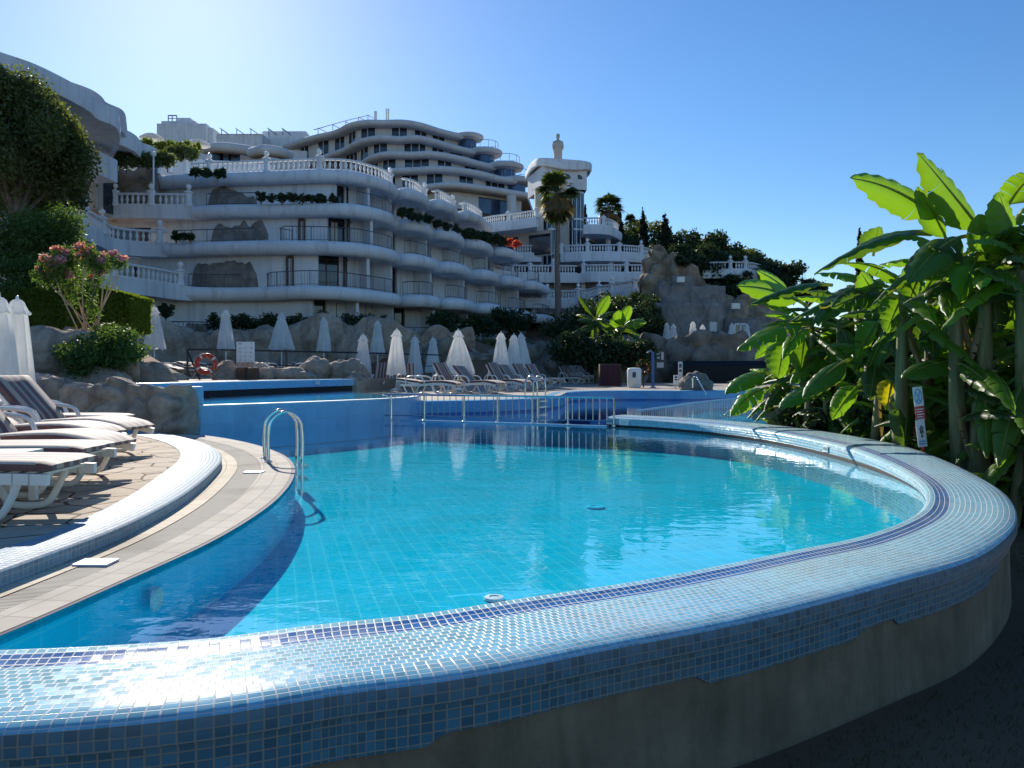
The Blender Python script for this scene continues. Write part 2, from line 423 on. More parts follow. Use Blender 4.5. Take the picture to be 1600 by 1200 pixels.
# leaves, fabrics
def leafy(key, c, tr=.45, spread=.35, rough=.55, warm=(1.35, 1.15, .6)):
    t = NT(key); g = t.n('NewGeometry'); r = g.outputs['Random Per Island']
    a = t.mix(r, tuple(k * (1 - spread) for k in c), tuple(min(1, k * (1 + spread)) for k in c))
    a = t.mix(t.ramp(t.noise(t.pos(), .9, 3), [(.4, 0.0), (.7, .5)]), a, tuple(min(1, k * q) for k, q in zip(c, warm)))
    t.base(a).p(Roughness=rough); t.b.inputs['Specular IOR Level'].default_value = .3
    tl = t.n('BsdfTranslucent')
    sat = t.n('MixRGB', blend_type='MULTIPLY'); sat.inputs[0].default_value = 1; t.l(a, sat.inputs[1]); sat.inputs[2].default_value = (1.5, 1.5, .5, 1)
    t.l(sat.outputs[0], tl.inputs[0])
    mx = t.n('MixShader'); mx.inputs[0].default_value = tr; t.l(t.b.outputs[0], mx.inputs[1]); t.l(tl.outputs[0], mx.inputs[2]); t.l(mx.outputs[0], t.out.inputs[0])
    M[key] = t.m
leafy('leaf_tree', (.105, .135, .06)); leafy('leaf_hedge', (.13, .18, .025), .5, .4); leafy('leaf_bush', (.075, .13, .04), .45, .4)
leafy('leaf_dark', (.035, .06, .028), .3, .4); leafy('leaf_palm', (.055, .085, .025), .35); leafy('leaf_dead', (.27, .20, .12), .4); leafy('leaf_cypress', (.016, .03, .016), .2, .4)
leafy('flower_pink', (.70, .30, .42), .35, .3, .6, (1, 1.3, 1.1)); leafy('flower_red', (.55, .10, .09), .4, .4); leafy('grass', (.035, .055, .012), .3, .5)
leafy('leaf_sprig', (.10, .17, .05), .45, .4)
def banana(key, c):
    t = NT(key); uv = t.n('UVMap').outputs[0]; sp = t.n('SeparateXYZ'); t.l(uv, sp.inputs[0])
    vein = t.n('TexWave', wave_type='BANDS', bands_direction='X'); t.l(t.map(uv, (26, 2, 1)), vein.inputs[0]); vein.inputs['Scale'].default_value = 1.0; vein.inputs['Distortion'].default_value = .5
    n = t.noise(t.pos(), 2.5, 4); ob = t.n('ObjectInfo').outputs['Random']
    a = t.mix(ob, tuple(k * .75 for k in c), tuple(k * 1.25 for k in c))
    a = t.mix(t.math('MULTIPLY', vein.outputs['Fac'], .5), a, tuple(k * 1.5 for k in c))
    edge = t.math('ABSOLUTE', t.math('SUBTRACT', sp.outputs[1], .5))
    mid = t.ramp(edge, [(.012, 1.0), (.03, 0.0)]); a = t.mix(mid, a, (.26, .32, .10))
    brown = t.math('MULTIPLY', t.ramp(edge, [(.44, 0.0), (.5, 1.0)]), t.ramp(t.noise(t.pos(), 5, 4), [(.5, 0.0), (.62, 1.0)])); a = t.mix(brown, a, (.22, .14, .06))
    t.base(a).p(Roughness=.33); t.b.inputs['Specular IOR Level'].default_value = .5
    bp = t.bump(vein.outputs['Fac'], .25, .01)
    tl = t.n('BsdfTranslucent'); sat = t.n('MixRGB', blend_type='MULTIPLY'); sat.inputs[0].default_value = 1; t.l(a, sat.inputs[1]); sat.inputs[2].default_value = (1.9, 1.8, .35, 1); t.l(sat.outputs[0], tl.inputs[0])
    mx = t.n('MixShader'); mx.inputs[0].default_value = .5; t.l(t.b.outputs[0], mx.inputs[1]); t.l(tl.outputs[0], mx.inputs[2]); t.l(mx.outputs[0], t.out.inputs[0])
    M[key] = t.m
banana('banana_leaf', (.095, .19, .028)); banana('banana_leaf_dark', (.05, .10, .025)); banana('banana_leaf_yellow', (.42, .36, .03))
def fabric(key, c, tr):
    t = NT(key); v = t.coord(); n = t.noise(v, 3, 5)
    a = t.mix(t.ramp(n, [(.35, 0.0), (.7, 1.0)]), c, tuple(k * .88 for k in c)); t.base(a).p(Roughness=.9); t.b.inputs['Specular IOR Level'].default_value = .1
    wv = t.noise(t.map(v, (6, 6, 1.2)), 3, 4); t.bump(wv, .35, .02)
    tl = t.n('BsdfTranslucent'); t.l(a, tl.inputs[0]); mx = t.n('MixShader'); mx.inputs[0].default_value = tr
    t.l(t.b.outputs[0], mx.inputs[1]); t.l(tl.outputs[0], mx.inputs[2]); t.l(mx.outputs[0], t.out.inputs[0]); M[key] = t.m
fabric('parasol', (.94, .93, .90), .6)
# striped lounger cushion: stripes run along the length (object Y across)
t = NT('stripes'); v = t.coord('Object'); sp = t.n('SeparateXYZ'); t.l(v, sp.inputs[0])
f = t.math('ADD', t.math('DIVIDE', sp.outputs[1], .62), .5)
mr = (.10, .016, .02); be = (.46, .35, .24); gr = (.34, .27, .21)
a = t.ramp(f, [(0, mr), (.10, be), (.24, mr), (.36, gr), (.44, mr), (.56, gr), (.64, mr), (.76, be), (.90, mr)], 'CONSTANT')
a = t.mix(t.math('MULTIPLY', t.noise(v, 9, 4), .3), a, (.4, .36, .32)); t.base(a).p(Roughness=.75); t.b.inputs['Sheen Weight'].default_value = .25; t.bump(t.noise(v, 60, 2), .3, .004); M['stripes'] = t.m
# ---------------------------------------------------------------- ground, pools, decks
def fade(t, a, b): t = min(max((t - a) / (b - a), 0), 1); return t * t * (3 - 2 * t)
def hill(x, y):
    z = -.62 + 3.7 * fade(y, 40.5, 43.0) * (1 - fade(x, -3, 6)) + 3.7 * fade(y, 53, 60) * fade(x, -3, 6)
    z += 24 * fade(y, 62, 150) * (1 - fade(x, 6, 26)) + 8 * fade(y, 62, 100) * (1 - fade(x, -30, 25))
    z += 6.5 * fade(y, 64, 90) * fade(x, 6, 16) * (1 - fade(x, 22, 44)) * (1 - .6 * fade(y, 105, 160))
    z += 2.6 * fade(-x, 9, 12) * fade(y, 16.5, 21) * (1 - fade(y, 24.5, 27))
    return z - 6 * fade(y, 100, 180) * fade(x, 30, 90)
def terrain():
    xs = [-900, -500, -250, -140] + [-90 + 3 * i for i in range(61)] + [140, 250, 500, 900]
    ys = [-300, -60, -20] + [-6 + 3 * i for i in range(18)] + [51 + 4 * i for i in range(30)] + [200, 300, 500, 900, 1500]
    V = [(x, y, hill(x, y) + (noise.noise(Vector((x * .15, y * .15, 0))) * .5 if y > 45 else 0)) for y in ys for x in xs]
    n = len(xs); F = [[j*n+i, j*n+i+1, (j+1)*n+i+1, (j+1)*n+i] for j in range(len(ys) - 1) for i in range(n - 1)]
    structure(mesh_obj('ground', V, F, M['terrain']))
terrain()
Rin = spline([(-3.4, 3.02, 0), (-2.6, 2.99, 0), (-2.0, 3.0, 0), (-1.27, 3.12, 0), (-.825, 3.30, 0), (-.41, 3.44, 0), (.037, 3.67, 0), (.66, 3.98, 0), (1.10, 4.25, 0), (1.63, 4.6, 0),
    (2.24, 5.0, 0), (2.78, 5.5, 0), (3.2, 6.0, 0), (3.62, 6.7, 0), (3.86, 7.3, 0), (4.03, 8.1, 0), (4.14, 9.2, 0), (4.16, 10.3, 0), (4.08, 11.4, 0), (3.86, 12.5, 0), (3.42, 13.6, 0), (2.75, 14.6, 0), (1.9, 15.4, 0)], .06)
RN = len(Rin); RW = .69
ri = lambda y: min(range(RN), key=lambda i: abs(Rin[i].y - y) + (9 if Rin[i].x < 2 and y > 5 and y < 15 else 0))
i0, i1 = ri(5.9), ri(10.0)
def rimh(i):
    f = fade(i, i0, i1); return f, .060 + .12 * f, .046 + .165 * f
def rw(i): return RW - .07 * fade(Rin[i].y, 4.4, 6.0) * (1 - fade(Rin[i].y, 7.2, 9.5)) * (Rin[i].x > 1)
def rim_profile(i):
    f, hi, ho = rimh(i)
    # waterline, inner lip, roll with the dark stripe, flat top, outer edge
    return [(-.012, -.40), (-.012, -.02), (-.008, hi - .018 if hi > .05 else hi - .008), (.02, hi), (.07, hi + (ho - hi) * .55), (.135, ho - .008), (.19, ho), (rw(i) - .14, ho + .004), (rw(i) - .03, ho), (rw(i), ho - .02)]
rim = thing('mosaic_wall', 'curved blue mosaic rim with a dark double stripe around the main pool', 'pool wall', (1.0, 3.0, -.6))
b = MB(); b.sweep(Rin, rim_profile, caps=False)
k = len(rim_profile(0))
# rows start at the inner lip
for fi in range(len(b.f)):
    i_, j_ = divmod(fi, k - 1); q = []
    for ii in (i_, i_ + 1):
        pr = rim_profile(ii); vv = [0.0]
        for a_, c_ in zip(pr, pr[1:]): vv.append(vv[-1] + math.hypot(c_[0] - a_[0], c_[1] - a_[1]))
        q.append([x_ - vv[3] for x_ in vv])
    u_ = b.uv[fi]; b.uv[fi] = [(u_[0][0], q[0][j_]), (u_[1][0], q[1][j_]), (u_[2][0], q[1][j_ + 1]), (u_[3][0], q[0][j_ + 1])]
ot = b.build('tile_top', M['rim_tile'], rim, sharp=60)
def band_profile(i):
    f, hi, ho = rimh(i); return [(rw(i) + .001, ho - .02), (rw(i) + .006, ho - .05), (rw(i) + .004, ho - .098), (rw(i) - .03, ho - .10)]
b = MB(); b.sweep(Rin, band_profile); b.build('edge_band', M['rim_dark'], rim)
def skirt_profile(i):
    f, hi, ho = rimh(i); d = .10 + .02 * math.floor(3 * (noise.noise(Vector((i * .045, 3.1, 0))) + .6)) + .14 * fade(60 - i, 0, 45)
    return [(rw(i) - .03, ho - .10), (rw(i) - .03, ho - .10 - round(d / .04) * .04), (rw(i) - .045, ho - .10 - round(d / .04) * .04)]
b = MB(); b.sweep(Rin, skirt_profile); b.build('tile_skirt', M['rim_dark'], rim, smooth=False)
t = NT('stained_concrete'); v = t.pos(); n = t.noise(v, 2.2, 8, .65); st = t.noise(t.map(v, (3, 3, .5)), 2, 6, .7)
a = t.mix(t.ramp(n, [(.3, 0.0), (.7, 1.0)]), (.12, .095, .06), (.25, .21, .14)); a = t.mix(t.math('MULTIPLY', t.ramp(st, [(.45, 0.0), (.7, 1.0)]), .7), a, (.085, .08, .05))
t.base(a).p(Roughness=.95); t.bump(t.noise(v, 16, 6, .7), .8, .015); M['stained_concrete'] = t.m
b = MB(); b.sweep(Rin, lambda i: [(rw(i) - .042, rimh(i)[2] - .1), (rw(i) - .045, -.3), (rw(i) - .03, -.75)]); b.build('concrete_base', M['stained_concrete'], rim)
iw = ri(6.7)
b = MB(); b.sweep(Rin[iw:], lambda i: [(-.013, .0), (-.016, .0 + .045 * fade(i, 0, 40)), (-.010, .0 + .05 * fade(i, 0, 40))]); b.build('overflow_slot', M['recess_shade'], rim)  # near-black strip laid on the face paints the shade inside the slot
f, hi, ho = rimh(RN - 1)
b = MB(); e = Rin[-1]; nn = normals(Rin)[-1]; tt = Vector((-nn.y, nn.x, 0))
b.sweep([e + nn * RW * q for q in (0, .33, .66, 1)], [(0, -.4), (0, ho - .02), (-.02, ho - .002)]); b.build('end_tiles', M['mosaic_mid'], rim)
def plate(i, zc, wd=.15, hh=.085):
    p = Rin[i]; n = normals(Rin)[i]; t_ = Vector((-n.y, n.x, 0)); q = p - n * .016
    bb = MB(); V = [q - t_ * wd / 2 + Vector((0, 0, zc - hh/2)), q + t_ * wd / 2 + Vector((0, 0, zc - hh/2)), q + t_ * wd / 2 + Vector((0, 0, zc + hh/2)), q - t_ * wd / 2 + Vector((0, 0, zc + hh/2))]
    V += [v - n * .008 for v in V]; bb.add(V, [[0,1,2,3],[7,6,5,4],[0,4,5,1],[1,5,6,2],[2,6,7,3],[3,7,4,0]]); o = bb.build('depth_plate', M['grout_white'], rim, smooth=False)
    m = MB()
    for k_ in range(4):
        c = q - n * .0095 + t_ * (-.05 + .033 * k_) + Vector((0, 0, zc))
        m.add([c + t_ * a_ + Vector((0, 0, z_)) for a_, z_ in ((-.01, -.022), (.01, -.022), (.01, .022), (-.01, .022))], [[0, 1, 2, 3]])
    m.build('plate_marks', M['grey_metal'], o, smooth=False)
plate(ri(10.15), .10); plate(RN - 8, .11, .22, .12)
# ---- left edge of the main pool: overflow edge, grate, kerb and the sun deck
E = spline([(-2.28, 2.75, 0), (-2.17, 3.26, 0), (-2.06, 4.12, 0), (-1.97, 5.05, 0), (-2.0, 6.24, 0), (-2.12, 7.2, 0), (-2.3, 8.1, 0), (-2.55, 9.0, 0), (-2.95, 10.0, 0), (-3.5, 11.0, 0), (-4.2, 12.0, 0), (-5.05, 12.95, 0), (-6.2, 13.9, 0)], .12)
ek = lambda i: 1 + .5 * fade(E[i].y, 3.2, 8.5)
edge = thing('overflow_edge', 'beige tiled overflow edge with slatted grate along the left side of the main pool', 'pool edge', (-2.4, 5, 0))
def strip(name, mat, a, b_, z, down=None, u0=0):
    bb = MB()
    bb.sweep(E, lambda i: ([(-a * ek(i), z)] if down is None else [(-a * ek(i), down), (-a * ek(i), z)]) + [(-b_ * ek(i), z)])
    bb.f = [f[::-1] for f in bb.f]; bb.uv = [u[::-1] for u in bb.uv]
    return bb.build(name, mat, edge, smooth=False)
strip('navy_border', M['navy_tile'], .0, .026, .020, -.005); strip('edge_tiles', M['edge_tile'], .026, .25, .022); strip('channel_grate', M['grate'], .25, .42, .020); strip('cream_tiles', M['cream_tile'], .42, .56, .024)
for (px, py) in ((150, 878), (397, 737)):
    bb = MB(); c = lev(px, py, .03); bb.box((c.x - .10, c.y - .07, .022), (c.x + .10, c.y + .07, .034)); bb.build('skimmer_lid', M['grout_white'], edge, smooth=False)
kerb = thing('deck_kerb', 'raised pale blue mosaic kerb around the paved sun deck', 'kerb', (-2.8, 5, 0))
bb = MB(); bb.sweep(E, lambda i: [(-.535 * ek(i), .0), (-.535 * ek(i), .105), (-.55 * ek(i), .118), (-.84 * ek(i), .122), (-.845 * ek(i), .09)]); bb.f = [f[::-1] for f in bb.f]; bb.uv = [u[::-1] for u in bb.uv]
bb.build('kerb_tiles', M['deck_mosaic'], kerb)
bb = MB(); poly = [p - n * (.838 * ek(i)) for i, (p, n) in enumerate(zip(E, normals(E)))]
poly = [(p.x, p.y) for p in poly] + [(-7.5, 15.2), (-20, 16.5), (-20, 2.6)]
bb.prism(poly, -.6, .115); structure(bb.build('sun_deck', M['paving'], smooth=False))
bb = MB(); bb.sweep(E, [(-.9, -.02), (0, -.02), (0, .019), (0, -.40)]); bb.f = [f[::-1] for f in bb.f]; bb.uv = [u[::-1] for u in bb.uv]
structure(bb.build('pool_basin_wall', M['basin_wall'], smooth=False))
# ---- upper pool with its front wall
UF = spline([(-5.85, 13.8, 0), (-5.3, 14.3, 0), (-4.4, 15.2, 0), (-3.55, 16.2, 0), (-2.85, 17.2, 0), (-2.45, 18.0, 0), (-2.3, 18.8, 0), (-2.4, 20, 0)], .15)
up = thing('upper_pool_wall', 'blue tiled front wall of the small raised pool behind the ladder', 'pool wall', (-4.4, 15.2, 0))
bb = MB(); bb.sweep(UF, [(0, -.36), (0, .468)]); bb.f = [f[::-1] for f in bb.f]; bb.uv = [[(v_, u_) for u_, v_ in u[::-1]] for u in bb.uv]; bb.f = [f[::-1] for f in bb.f]; bb.uv = [u[::-1] for u in bb.uv]
bb.build('tile_wall', M['pool_wall'], up)
bb = MB(); bb.sweep(UF, [(.0, .468), (.008, .485), (0, .497), (-.16, .497)]); bb.build('weir_lip', M['white_paint'], up)
far_rim = [(-9.6, 15.4, 0), (-8.6, 17.0, 0), (-7.8, 19.6, 0), (-6.9, 22.3, 0), (-5.9, 24.8, 0), (-5.35, 26.0, 0)]
FR = spline(far_rim, .2)
fr_ = thing('raised_pool_wall', 'raised bright blue mosaic rim behind the small raised pool', 'pool wall', (-7.5, 20, .5))
bb = MB(); bb.sweep(FR, [(0, .60), (0, .80), (-.03, .825), (-.6, .825), (-.62, .3)], caps=True); bb.build('rim_tiles', M['mosaic_mid'], fr_)
bb = MB(); bb.sweep(FR, [(-.06, .4), (-.06, .61)]); bb.build('overflow_slot', M['recess_shade'], fr_)  # gap under the rim painted near-black for its shade
bb = MB(); bb.box((-.12, -.16, .05), (.12, -.02, .15), 0, (-6.2, 24.3, .62)); bb.build('depth_plate', M['grout_white'], fr_, smooth=False)
po = thing('mosaic_pillar', 'short blue mosaic end pillar of the raised pool beside the brown boulder', 'pillar', (-5.9, 14.1, 0))
bb = MB(); bb.box((-.09, -.1, -.3), (.09, .3, .83), .7, (-5.83, 14.2, 0)); o = bb.build('pillar_tiles', M['mosaic_mid'], po, smooth=False)
upoly = [(p.x, p.y) for p in UF] + [(-3.6, 23), (-5.3, 26.05)] + [(p.x, p.y) for p in FR[::-1]] + [(-8.4, 14.4)]
bb = MB(); bb.sheet(upoly, .492); structure(bb.build('upper_pool_water', M['water_far'], smooth=False))
bb = MB(); bb.sheet(upoly, .36); structure(bb.build('upper_pool_floor', M['pool_floor'], smooth=False))
# ---- floors and water of the main pool
WE = [Vector((1.93, 15.35, 0)), Vector((.8, 15.9, 0)), Vector((-.6, 16.5, 0)), Vector((-2.45, 17.3, 0))]
weir = spline(WE, .3)
wob = thing('pool_weir', 'low pale overflow ledge at the far end of the main pool under the steel railing', 'pool wall', (0, 16.2, 0))
bb = MB(); bb.sweep(weir, [(.05, -.4), (.05, .022), (-.12, .026), (-.12, -.9)], caps=True); bb.f = [f[::-1] for f in bb.f]
bb.build('ledge', M['pool_wall'], wob)
poly = [(p.x + n.x * .02, p.y + n.y * .02) for p, n in zip(Rin, normals(Rin))][::2] + [(p.x, p.y) for p in weir] + [(p.x, p.y) for p in UF[::-1] if p.y < 17.4 and p.y > 13.4] + [(p.x, p.y) for p in E[::-1] if p.y > 2.95 and p.y < 13.4]
ca, sa = math.cos(R(17)), math.sin(R(17))
bb = MB(); bb.sheet(poly, -.39); bb.uv = [[(-sa * bb.v[k].x + ca * bb.v[k].y, ca * bb.v[k].x + sa * bb.v[k].y) for k in f] for f in bb.f]
structure(bb.build('main_pool_floor', M['pool_floor'], smooth=False))
bb = MB(); bb.sheet(poly, 0); structure(bb.build('main_pool_water', M['water'], smooth=False))
def disc(name, label, cat, c, r, nrm, mat):
    o = thing(name, label, cat, c); bb = MB(); bb.lathe([(0, .012), (r * .45, .012), (r * .5, .018), (r * .9, .016), (r, 0)], (0, 0, 0), 20)
    m = bb.build('cover', mat, o, world=False); m.rotation_euler = nrm; return o
disc('floor_drain', 'round white drain cover on the pool floor near the front rim', 'drain', lev(772, 936, -.385), .07, (0, 0, 0), M['grout_white'])
disc('floor_drain', 'pale drain cover on the middle of the pool floor', 'drain', lev(930, 793, -.385), .11, (0, 0, 0), M['basin_wall'])
disc('pool_light', 'round underwater lamp set in the left pool wall', 'pool light', (-1.985, 4.28, -.13), .07, (0, R(90), 0), M['grout_white'])
# second pool beyond the railing, and the bright pool to its right
bb = MB(); bb.sheet([(-2.7, 17.45), (1.93, 15.5), (3.3, 14.4), (6.4, 15.5), (8.6, 19), (14, 25), (14, 33), (-3, 33)], -.004); structure(bb.build('far_pool_water', M['water_far'], smooth=False))
bb = MB(); bb.sheet([(-3, 17), (1.9, 15.4), (3.4, 14.3), (3.7, 21.5), (9.3, 31), (14, 34), (-3, 34)], -.56); structure(bb.build('far_pool_floor', M['pool_floor_deep'], smooth=False))
bb = MB(); bb.sheet([(3.4, 14.2), (6.3, 15.4), (8.5, 19), (14, 25), (14, 33.5), (9.3, 31), (3.7, 21.5)], -.35); structure(bb.build('bright_pool_floor', M['pool_floor'], smooth=False))
# mid deck around the far pool
PW = spline([(-2.6, 18.9, 0), (-2.3, 19.2, 0), (-1.2, 19.7, 0), (-.2, 20.3, 0), (.7, 21.3, 0), (1.4, 23.0, 0), (1.75, 25.2, 0), (2.1, 27.2, 0), (3.0, 28.4, 0), (4.6, 28.8, 0), (6.6, 28.6, 0), (8.2, 29.3, 0), (10, 31, 0), (14, 33, 0)], .3)
pw = thing('far_pool_wall', 'blue mosaic wall of the far pool below the row of striped loungers', 'pool wall', (0, 20.5, 0))
bb = MB(); bb.sweep(PW, [(0, -.7), (0, .30), (-.04, .345), (-.5, .352), (-.5, .3)]); bb.build('wall_tiles', M['mosaic_mid'], pw)
bb = MB(); bb.sweep(PW, [(.004, -.01), (.004, .05)]); bb.build('waterline_band', M['mosaic_deep'], pw)
dk = [(p.x, p.y + .45) for p in PW] + [(40, 40), (40, 62), (-22, 62), (-22, 44), (-10.5, 27), (-6.2, 25.9), (-5.2, 26.1), (-3.5, 23.1), (-2.6, 19.8)]
bb = MB(); bb.prism(dk, -.6, .348); structure(bb.build('pool_terrace', M['deck_far'], smooth=False))
bb = MB(); bb.prism([(-30, 17.2), (-9.8, 15.9), (-9.3, 17.2), (-8.5, 19.8), (-7.6, 22.5), (-6.6, 25.2), (-4.5, 30), (-2.5, 44), (-30, 44)], -.6, .80); structure(bb.build('upper_terrace', M['deck_far'], smooth=False))
# ---------------------------------------------------------------- hotel with wavy terraces
def pxx(p): return CX + FPX * p.x / p.y
def part_of(P, xa, xb): return [p for p in P if xa <= pxx(p) <= xb]
SAUS = [(-.45, .0), (.02, .0), (.20, -.08), (.32, -.24), (.36, -.43), (.32, -.62), (.18, -.80), (.0, -.87), (-.45, -.87)]
def zpath(pts, z, step=.4, tail=True):
    P = [lev(x, y, z) for x, y in pts]
    if tail:
        e = P[-1]; P += [e + Vector((.35, .9, 0)), e + Vector((.1, 2.4, 0)), e + Vector((-1.2, 4.5, 0))]
    return spline(P, step)
def slab(parent, P, name='balcony_slab', mat='plaster', prof=SAUS, back=14, th=(-.62, -.12), backpts=None):
    bb = MB(); bb.sweep(P, prof, closed=True, caps=True)
    Q = off(P, -.30)
    poly = [(p.x, p.y) for p in Q] + (backpts or [(Q[-1].x - 1, Q[-1].y + back * .5), (Q[0].x + 6, Q[0].y + back)])
    bb.prism(poly, P[0].z + th[0], P[0].z + th[1], bottom=True)
    return bb.build(name, M[mat], parent, sharp=50)
def wall_strip(P, z0, z1, thick=.2):
    bb = MB(); bb.sweep(P, [(0, z0), (0, z1), (-thick, z1), (-thick, z0)], closed=True, caps=True); return bb
def flat(P, z): return [Vector((p.x, p.y, z)) for p in P]
def railing(parent, P, h=.95, bars=.22, mat='rail_metal', r=.025):
    if len(P) < 3: return
    bb = MB(); bb.tube([p + Vector((0, 0, h)) for p in P], r * 1.3, 5); bb.tube([p + Vector((0, 0, .12)) for p in P], r * .7, 4)
    Q = resample(P, 1.15)
    for p in Q: bb.tube([p, p + Vector((0, 0, h))], r, 5)
    for p in resample(P, bars): bb.tube([p + Vector((0, 0, .12)), p + Vector((.0, .03, .45)), p + Vector((0, 0, h - .04))], .012, 3, cap=False)
    return bb.build('balcony_railing', M[mat], parent)
L = {
 1: (6.35, [(283,448),(340,449),(410,448.5),(480,446),(520,447),(562,451),(598,455.5),(617,458.5),(622,461.5),(640,460.5),(660,460.5),(678,462.5),(684,466),(700,465.3),(716,466),(733,469.5),(737,474),(750,473.3),(766,474),(783,477.5),(787,482),(806,482.2),(823,486),(827,490.5),(845,490.5),(860,493.5),(865,497),(876,497),(886,500.5)], [622,684,737,787,827,865,886]),
 2: (9.35, [(262,380),(325,378),(425,375.5),(480,376),(525,377),(562,380),(598,386),(616,391.5),(621,396.5),(640,396),(658,398.5),(676,404),(681,409),(700,408.5),(715,411),(728,416.5),(732,421.5),(750,420.5),(762,422),(773,426.5),(777,431.5),(792,430.5),(804,432),(812,435),(816,439),(830,438.5),(842,441),(849,445)], [621,681,732,777,816,849]),
 3: (12.35, [(303,322),(340,320),(425,319),(480,317.5),(525,317),(555,319),(587,325),(605,331),(616,337.5),(621,343.5),(636,342),(652,344),(668,351),(674,358.5),(690,357),(705,360),(718,367),(723,374),(736,372.5),(750,375),(762,380),(768,387),(780,385.5),(795,388),(806,393)], [621,674,723,768,806]),
 4: (15.35, [(226,277),(290,272.5),(350,269.5),(425,267),(500,264.5),(550,267),(587,276),(605,282),(614,289),(619,296),(632,293.5),(648,297),(662,304),(669,313),(684,311),(697,315),(708,322),(714,331),(728,329),(740,332.5),(750,338),(758,346)], [619,669,714,758])}
hotel = thing('terraced_hotel', 'pale hotel wing with four wavy balcony tiers stepping back behind the parasols', 'hotel', (-8, 52, 3.0))
HP = {}
for k, (z, pts, nt) in L.items():
    HP[k] = zpath(pts, z)
    slab(hotel, HP[k], back=22)
FL = {0: 487, 1: 503, 2: 516, 3: 527}
rr = random.Random(4); PW = {}
HP0 = [Vector((p.x - .2, p.y + .8, 2.9)) for p in HP[1]]
for k in (0, 1, 2, 3):
    LOW = HP0 if k == 0 else HP[k]; P = [Vector((p.x, p.y, LOW[0].z)) for p in HP[k + 1]]; z = P[0].z; top = HP[k + 1][0].z - .6
    nt = L[k + 1][2]; PW[k] = P; lo = L[1][2] if k == 0 else L[k][2]
    xl = pxx(P[0]); fl = FL[k]
    # plain wall of the left part
    A = [p for p in off(P, -.75) if pxx(p) <= fl and p.y < 75]
    A = resample(A, 1.2)
    A = [Vector((A[0].x - 9, A[0].y + 1.5, A[0].z))] + A
    wall_strip(flat(A, 0), z - .05, top, .3).build('wall', M['plaster'], hotel)
    edges = [fl] + ([578] if k == 1 else [566] if k == 0 else [585] if k == 2 else [580]) + nt
    for a, b_ in zip(edges, edges[1:]):
        seg = part_of(P, a - .5, b_ + .5); seg = [p for i, p in enumerate(seg) if i == 0 or p.y < seg[0].y + 14]
        if len(seg) < 4: continue
        tdir = (seg[-1] - seg[0]); tdir.z = 0; ln = tdir.length; tdir.normalize(); nrm = Vector((tdir.y, -tdir.x, 0))
        s0 = seg[0] - nrm * 1.9; s1 = s0 + tdir * ln
        q = s0 + tdir * ln * .52
        wb = MB(); wb.sweep([Vector((q.x, q.y, 0)), Vector((s1.x, s1.y, 0))], [(0, z - .05), (0, top), (-.25, top), (-.25, z - .05)], closed=True, caps=True)
        fin_o = s1 + nrm * 1.6
        wb.bar((s1.x, s1.y, (z + top) / 2), (fin_o.x, fin_o.y, (z + top) / 2), .2, top - z + .08)
        wb.build('bay_wall', M['plaster'], hotel, smooth=False)
        gd = MB(); g0 = s0 - nrm * .25; g1 = q - nrm * .25
        gd.sweep([Vector((g0.x, g0.y, 0)), Vector((g1.x, g1.y, 0))], [(0, z - .05), (0, top), (-.1, top), (-.1, z - .05)], closed=True, caps=True)
        door = gd.build('balcony_door', M['glass_dark'], hotel, smooth=False)
        fr = MB()
        for f_ in (0, .5, 1):
            c = g0.lerp(g1, f_) + nrm * .03; fr.bar((c.x, c.y, z), (c.x, c.y, top - .25), .06, .06)
        c0 = g0 + nrm * .03; c1 = g1 + nrm * .03; fr.bar((c0.x, c0.y, top - .25), (c1.x, c1.y, top - .25), .06, .06)
        fr.build('door_frame', M['brown_wood'], door, smooth=False)
        if rr.random() < .7:
            f0 = rr.uniform(.05, .5); f1 = f0 + rr.uniform(.15, .4); u = g0.lerp(g1, f0) + nrm * .02; v_ = g0.lerp(g1, f1) + nrm * .02
            cu = MB(); cu.sweep([Vector((u.x, u.y, 0)), Vector((v_.x, v_.y, 0))], [(0, z), (0, top - .3)]); cu.build('curtain', M['curtain'], door, smooth=False)
    if k in (1, 2):
        st = {1: 410, 2: 428}[k]
        seg = off(part_of(LOW, st, lo[0] - 3), -.25)
        if seg: railing(hotel, [seg[0] + Vector((.4, 1.5, 0)), seg[0] + Vector((-.2, .8, 0))] + seg[1:])
        for a, b_ in zip(lo, lo[1:]):
            railing(hotel, off(part_of(LOW, a + 3, b_ - 2), -.25))
        seg = off(part_of(LOW, {1: 290, 2: 268}[k], st - 30), -.25)
        railing(hotel, seg, .85, 5.0)
    if k == 3:
        railing(hotel, off(part_of(LOW, 560, lo[0] - 3), -.25)); railing(hotel, off(part_of(LOW, 312, 400), -.25), .85, 5.0)
seg = off(part_of([Vector((p.x, p.y - 1, 3.05)) for p in HP[1]], 600, 886), .3); railing(hotel, seg)
